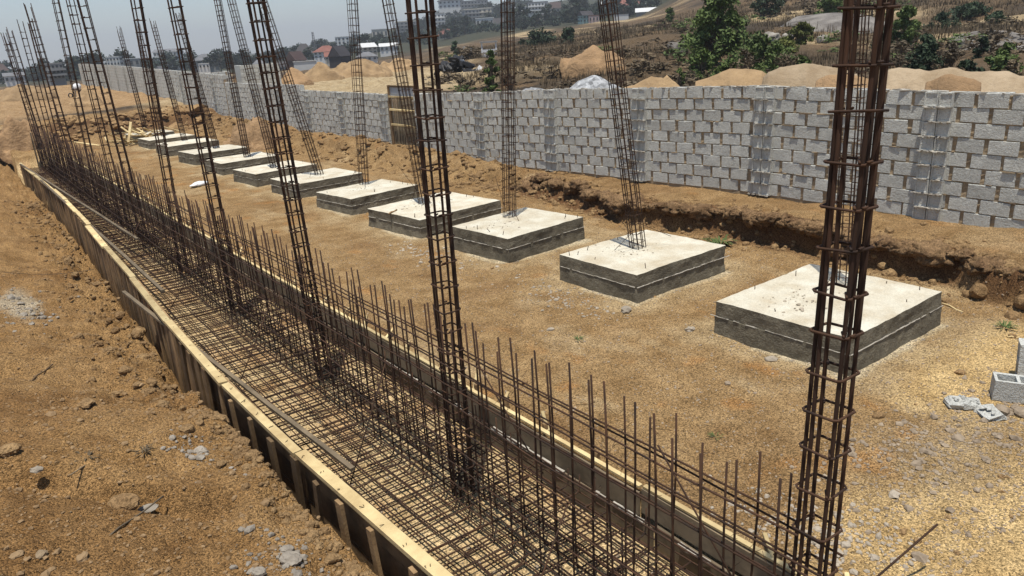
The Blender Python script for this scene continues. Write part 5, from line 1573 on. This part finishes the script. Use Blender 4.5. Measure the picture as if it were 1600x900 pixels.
# orange stick on the fourth pad and sticks on the ground
def stick(p, q, r, m, label):
    o = inst('stick', straight('stick', (Vector(q) - Vector(p)).length, r, 5, m, 3, 0.02), None, p, to_dir(Vector(q) - Vector(p)))
    return tag(o, label, 'stick', 'sticks lying about')
def gp(px, py, z=None):
    p = onz(px, py, 0.0 if z is None else z)
    if z is None: p = onz(px, py, gz(p.x, p.y) + 0.012)
    return p
stick(gp(608, 334, 0.42), gp(620, 328, 0.42), 0.02, 'plank', 'short brown stick on the fourth pad')
stick(gp(1472, 474), gp(1504, 488), 0.012, 'timber', 'pale stick behind the nearest pad')
stick(gp(1574, 527), gp(1594, 528), 0.012, 'timber', 'pale stick on the sand at the right edge')
stick(gp(48, 596), gp(82, 570), 0.012, 'plank', 'thin dark twig on the left bank')
stick(gp(150, 855), gp(255, 776), 0.008, 'board', 'long thin stick across the gully on the bank')
stick(gp(85, 822), gp(112, 800), 0.006, 'board', 'thin pale stalk left of the long stick')
stick(gp(110, 742), gp(180, 705), 0.006, 'board', 'thin grey twig high on the bank')
stick(gp(345, 742), gp(352, 770), 0.006, 'sand_pale', 'dry straw stalk near the grey mortar bit')

# pile of offcut timber by the farthest pads
tp = onz(222, 222, 0.0)
tpile = thing('timber_pile', (tp.x, tp.y, 0), 'untidy pile of pale timber offcuts beside the farthest pads', 'timber pile')
rs = random.Random(3)
for i in range(38):
    L = rs.uniform(0.5, 1.7)
    me = plank_mesh('offcut', L, rs.uniform(0.05, 0.12), 0.035, M['timber'], 2)
    inst('offcut', me, tpile, (rs.gauss(0, 0.7), rs.gauss(0, 0.5), abs(rs.gauss(0.22, 0.2)) + 0.05), (rs.gauss(0, 0.35), rs.gauss(0, 0.35), rs.uniform(0, 3.14)))
# trestle of boards behind the timber pile
tb = onz(236, 202, 0.0)
tt = thing('trestle', (tb.x, tb.y, 0), 'low timber trestle behind the timber pile', 'trestle')
mb = MB(); mb.box((0, 0, 0.95), (1.6, 0.2, 0.05)); mb.build('top', M['plank'], tt)
for sx in (-0.75, 0.75):
    for sy in (-0.12, 0.12):
        mb = MB(); mb.box((sx, sy, 0.46), (0.06, 0.06, 0.95)); mb.build('leg', M['plank'], tt)
# white rag / cement bag among the columns
cb = gp(312, 290)
mb = MB(); V, F = ICO[2]
mb.add([(v[0] * 0.34 * (1 + 0.3 * fbm(np.array([v[0] * 3]), np.array([v[1] * 3 + v[2]]), 2, 4)[0]), v[1] * 0.16, v[2] * 0.07 * (1 + 0.8 * fbm(np.array([v[0] * 4]), np.array([v[1] * 4]), 2, 5)[0])) for v in V], F)
tag(mb.build('cement_bag', M['white_paint'], None, True, loc=(cb.x, cb.y, cb.z + 0.05), rot=(0, 0, 0.5)), 'crumpled pale cement bag on the floor between the trench and the pads', 'bag')

M['bank_pebble'] = mat('bank_pebble', (0.36, 0.24, 0.125), 0.9, 0.3, 9, (0.20, 0.125, 0.06), bump=0.004, coords='World', spec=0.2)
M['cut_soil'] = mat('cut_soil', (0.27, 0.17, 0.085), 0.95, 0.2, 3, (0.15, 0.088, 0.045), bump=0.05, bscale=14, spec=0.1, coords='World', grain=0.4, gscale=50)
# ------------------------------------------------------------------ stones, clods and weeds: uncounted masses
def scatter(name, n, fn, m, label, cat, size, rough=0.3, sub=0, flat=0.6, seed=1, sink=0.3):
    rs = random.Random(seed); random.seed(seed)
    pts = []
    while len(pts) < n:
        q = fn(rs)
        if q: pts.append(q)
    A = np.array(pts)
    Z = height(A[:, 0], A[:, 1])
    mb = MB()
    for (x, y), z in zip(pts, Z):
        s = size(rs)
        mb.rock((x, y, z + s * flat * (0.5 - sink)), (s, s * rs.uniform(0.6, 1), s * flat * rs.uniform(0.7, 1.2)), Matrix.Rotation(rs.uniform(0, 6.28), 3, 'Z'), rough, sub)
    return tag(mb.build(name, m), label, cat, kind='stuff')
def in_pad(x, y): return any(abs(x - a) < c / 2 + 0.03 and abs(y - b) < d / 2 + 0.03 for a, b, c, d, e, f in PADS)
def mid_fn(rs):
    y = 1.9 + 14 * rs.random() ** 2.0
    x = rs.uniform(4.5, 11.6)
    return None if in_pad(x, y) else (x, y)
scatter('floor_gravel', 9000, mid_fn, M['pebble'], 'small stones strewn over the bare earth floor', 'gravel', lambda r: 0.004 + abs(r.gauss(0, 0.0065)), seed=2)
scatter('dark_chips', 200, mid_fn, M['clod'], 'dark earth crumbs strewn over the bare earth floor', 'gravel', lambda r: 0.008 + r.expovariate(1 / 0.012), seed=18)
def patch(cx, cy, sx, sy):
    def f(rs):
        x, y = rs.gauss(cx, sx), rs.gauss(cy, sy)
        return None if (x < 4.5 or in_pad(x, y)) else (x, y)
    return f
scatter('rubble_gravel', 850, patch(6.9, 2.75, 0.8, 0.42), M['pebble'], 'patch of coarse gravel on the floor right of the near column', 'gravel', lambda r: 0.005 + r.expovariate(1 / 0.010), seed=3)
scatter('rubble_gravel', 300, patch(5.0, 2.75, 0.28, 0.35), M['grey_stone'], 'grey gravel along the right trench form behind the near column', 'gravel', lambda r: 0.008 + abs(r.gauss(0, 0.014)), seed=4)
scatter('rubble_gravel', 420, patch(8.6, 2.6, 0.45, 0.25), M['pebble'], 'gravel round the broken blocks at the right edge', 'gravel', lambda r: 0.008 + abs(r.gauss(0, 0.018)), seed=5)
scatter('rubble_gravel', 200, patch(7.3, 8.8, 0.22, 0.6), M['grey_stone'], 'grey crumbs in front of the second pad', 'gravel', lambda r: 0.006 + abs(r.gauss(0, 0.014)), seed=6)
scatter('rubble_gravel', 200, patch(7.2, 12.6, 0.22, 0.9), M['grey_stone'], 'grey crumbs in front of the third pad', 'gravel', lambda r: 0.006 + abs(r.gauss(0, 0.016)), seed=7)
def lpatch(cx, cy, sx, sy):
    def f(rs):
        x, y = rs.gauss(cx, sx), rs.gauss(cy, sy)
        return (x, y) if x < float(form_x(y)) - 0.2 else None
    return f
scatter('mortar_crumbs', 170, lpatch(1.34, 5.15, 0.16, 0.22), M['rubble_grey'], 'grey mortar crumbs on the bank beside the formwork', 'rubble', lambda r: 0.004 + r.expovariate(1 / 0.010), seed=14)
scatter('mortar_crumbs', 110, lpatch(1.28, 7.35, 0.10, 0.22), M['rubble_grey'], 'pale mortar crumbs high on the left bank', 'rubble', lambda r: 0.004 + r.expovariate(1 / 0.010), seed=15)
scatter('mortar_crumbs', 240, lpatch(0.40, 15.2, 0.25, 0.8), M['rubble_grey'], 'grey stony patch at the left edge of the bank', 'rubble', lambda r: 0.006 + r.expovariate(1 / 0.014), seed=16)
def left_fn(rs):
    y = 3.2 + 16 * rs.random() ** 1.7
    x = rs.uniform(-0.6, float(form_x(y)) - 0.22)
    return (x, y)
scatter('bank_gravel', 7000, left_fn, M['bank_pebble'], 'small stones strewn over the left soil bank', 'gravel', lambda r: 0.004 + r.expovariate(1 / 0.0065), seed=8)
def edge_fn(rs):
    y = 4.0 + 26 * rs.random() ** 1.1
    w = 0.9 if y > 8.5 else 0.3
    x = float(form_x(y)) - 0.24 - abs(rs.gauss(0, w * 0.55))
    return (x, y) if x > -0.7 else None
scatter('soil_clods', 2600, edge_fn, M['clod'], 'crumbling brown clods along the edge of the left bank', 'soil', lambda r: min(0.11, 0.008 + r.expovariate(1 / 0.017)), sub=1, seed=9, rough=0.16, flat=0.75, sink=0.45)
def bank_fn(rs):
    y = 3.2 + 17 * rs.random() ** 1.2
    f = float(np.interp(y, [3, 4.7, 7.4, 9.8, 12, 14, 17, 22], [11.0, 11.7, 11.9, 11.75, 11.5, 11.9, 12.2, 11.9]))
    return (f + rs.gauss(0.3, 0.38), y)
scatter('soil_clods', 1500, bank_fn, M['clod'], 'crumbling dark clods along the low cut in front of the wall', 'soil', lambda r: min(0.16, 0.010 + r.expovariate(1 / 0.024)), sub=1, seed=10, rough=0.16, flat=0.8, sink=0.45)
# overhanging crust of the low cut: big flat lumps let into the crest
rs = random.Random(41); ledge = MB()
for i in range(190):
    y = 3.3 + 13.5 * (i + rs.random()) / 190
    f = float(np.interp(y, [3, 4.7, 7.4, 9.8, 12, 14, 17, 22], [11.0, 11.7, 11.9, 11.75, 11.5, 11.9, 12.2, 11.9]))
    x = f + rs.gauss(0.24, 0.14)
    for _ in range(6):                           # walk in to the real crest
        if gz(x, y) > 0.27: break
        x += 0.06
    s_ = 0.07 + min(0.2, rs.expovariate(1 / 0.06))
    V, F = ICO[2]
    P = []
    a = rs.uniform(0, 6.28)
    zc = gz(x + 0.1, y) - s_ * 0.30
    for v in V:
        k = 1 + 0.5 * mnoise.fractal((v[0] * 2.6 + i * 3.1, v[1] * 2.6, v[2] * 2.6), 0.7, 2.0, 5)
        q = Matrix.Rotation(a, 3, 'Z') @ Vector((v[0] * s_ * k, v[1] * s_ * 1.2 * k, v[2] * s_ * 0.62 * k))
        P.append((x - 0.05 + q.x, y + q.y, zc + q.z))
    ledge.add(P, F)
tag(ledge.build('soil_ledge', M['cut_soil'], None, True), 'ragged overhanging crust of earth along the cut before the wall', 'soil', kind='stuff')
def mound_fn(rs):
    y = rs.uniform(15, 46); x = rs.uniform(11.4, 13.7)
    return (x, y)
scatter('soil_clods', 900, mound_fn, M['clod'], 'loose brown lumps on the earth below the far wall', 'soil', lambda r: 0.03 + abs(r.gauss(0, 0.06)), seed=11, rough=0.25)
def cut_fn(rs):
    return (rs.uniform(3.0, 13.4), 47.2 + abs(rs.gauss(0, 2.2)))
scatter('soil_clods', 700, cut_fn, M['clod'], 'lumps of earth along the cut at the far end of the excavation', 'soil', lambda r: 0.03 + r.expovariate(1 / 0.09), seed=17, rough=0.3)
def tr_fn(rs):
    y = 1.8 + 12 * rs.random() ** 1.5
    return (rs.uniform(float(form_x(y)) + 0.1, 4.2), y)
scatter('trench_crumbs', 900, tr_fn, M['pebble'], 'crumbs of stone on the trench floor under the rebar', 'gravel', lambda r: 0.005 + abs(r.gauss(0, 0.012)), seed=12)
M['weed'] = mat('weed', (0.10, 0.14, 0.035), 0.8, 0.3, 6, (0.06, 0.085, 0.025))
def weed(px, py, n, s, label, m='weed'):
    p = gp(px, py)
    rs = random.Random(px); mb = MB()
    for i in range(n):
        a = rs.uniform(0, 6.28); l = s * rs.uniform(0.5, 1.0); w = s * 0.06; e = rs.uniform(0.2, 0.8)
        d = Vector((math.cos(a), math.sin(a), 0)); q = Vector((-d.y, d.x, 0)) * w
        o = d * rs.uniform(0, s * 0.5)
        m1, m2 = o + d * l * 0.5 + Vector((0, 0, l * e * 0.6)), o + d * l + Vector((0, 0, l * e * 0.5))
        mb.add([o - q * 0.5, o + q * 0.5, m1 + q, m1 - q, m2], [(0, 1, 2, 3), (3, 2, 4)])
    return tag(mb.build('weed', M[m], None, False, loc=p), label, 'weed', 'weeds on the bare earth')
weed(1570, 511, 40, 0.14, 'green weed on the floor near the right edge')
weed(903, 530, 16, 0.10, 'dry green weed left of the bare floor middle')
weed(1118, 682, 16, 0.08, 'small weed on the floor left of the near column')
weed(1124, 382, 60, 0.30, 'green weed at the back corner of the second pad')
weed(138, 716, 24, 0.13, 'sprawling dry weed on the left bank', 'straw')
weed(225, 704, 22, 0.10, 'pale dry weed right of the sprawling one', 'straw')
weed(248, 662, 26, 0.12, 'small grey green weed high on the left bank')

# sagging string over the left bank
a_, b_ = gp(0, 432), gp(148, 428)
mb = MB(); mb.tube([a_ + (b_ - a_) * t + Vector((0, 0, 0.10 - 0.08 * math.sin(t * 3.14))) for t in [i / 10 for i in range(11)]], 0.004, 4)
tag(mb.build('string_line', M['black']), 'thin dark string stretched low over the left bank', 'string')

# ------------------------------------------------------------------ hazy air
hz = MB(); hz.box((1650, 1650, 58), (4900, 4900, 130))
hm = bpy.data.materials.new('haze'); hm.use_nodes = True
hn = hm.node_tree.nodes; hn.clear()
ho = hn.new('ShaderNodeOutputMaterial'); hv = hn.new('ShaderNodeVolumePrincipled')
hv.inputs['Color'].default_value = (0.86, 0.89, 0.93, 1)
hv.inputs['Density'].default_value = HAZE
hv.inputs['Anisotropy'].default_value = 0.2
hm.node_tree.links.new(hv.outputs[0], ho.inputs['Volume'])
tag(hz.build('haze', hm), kind='stuff')
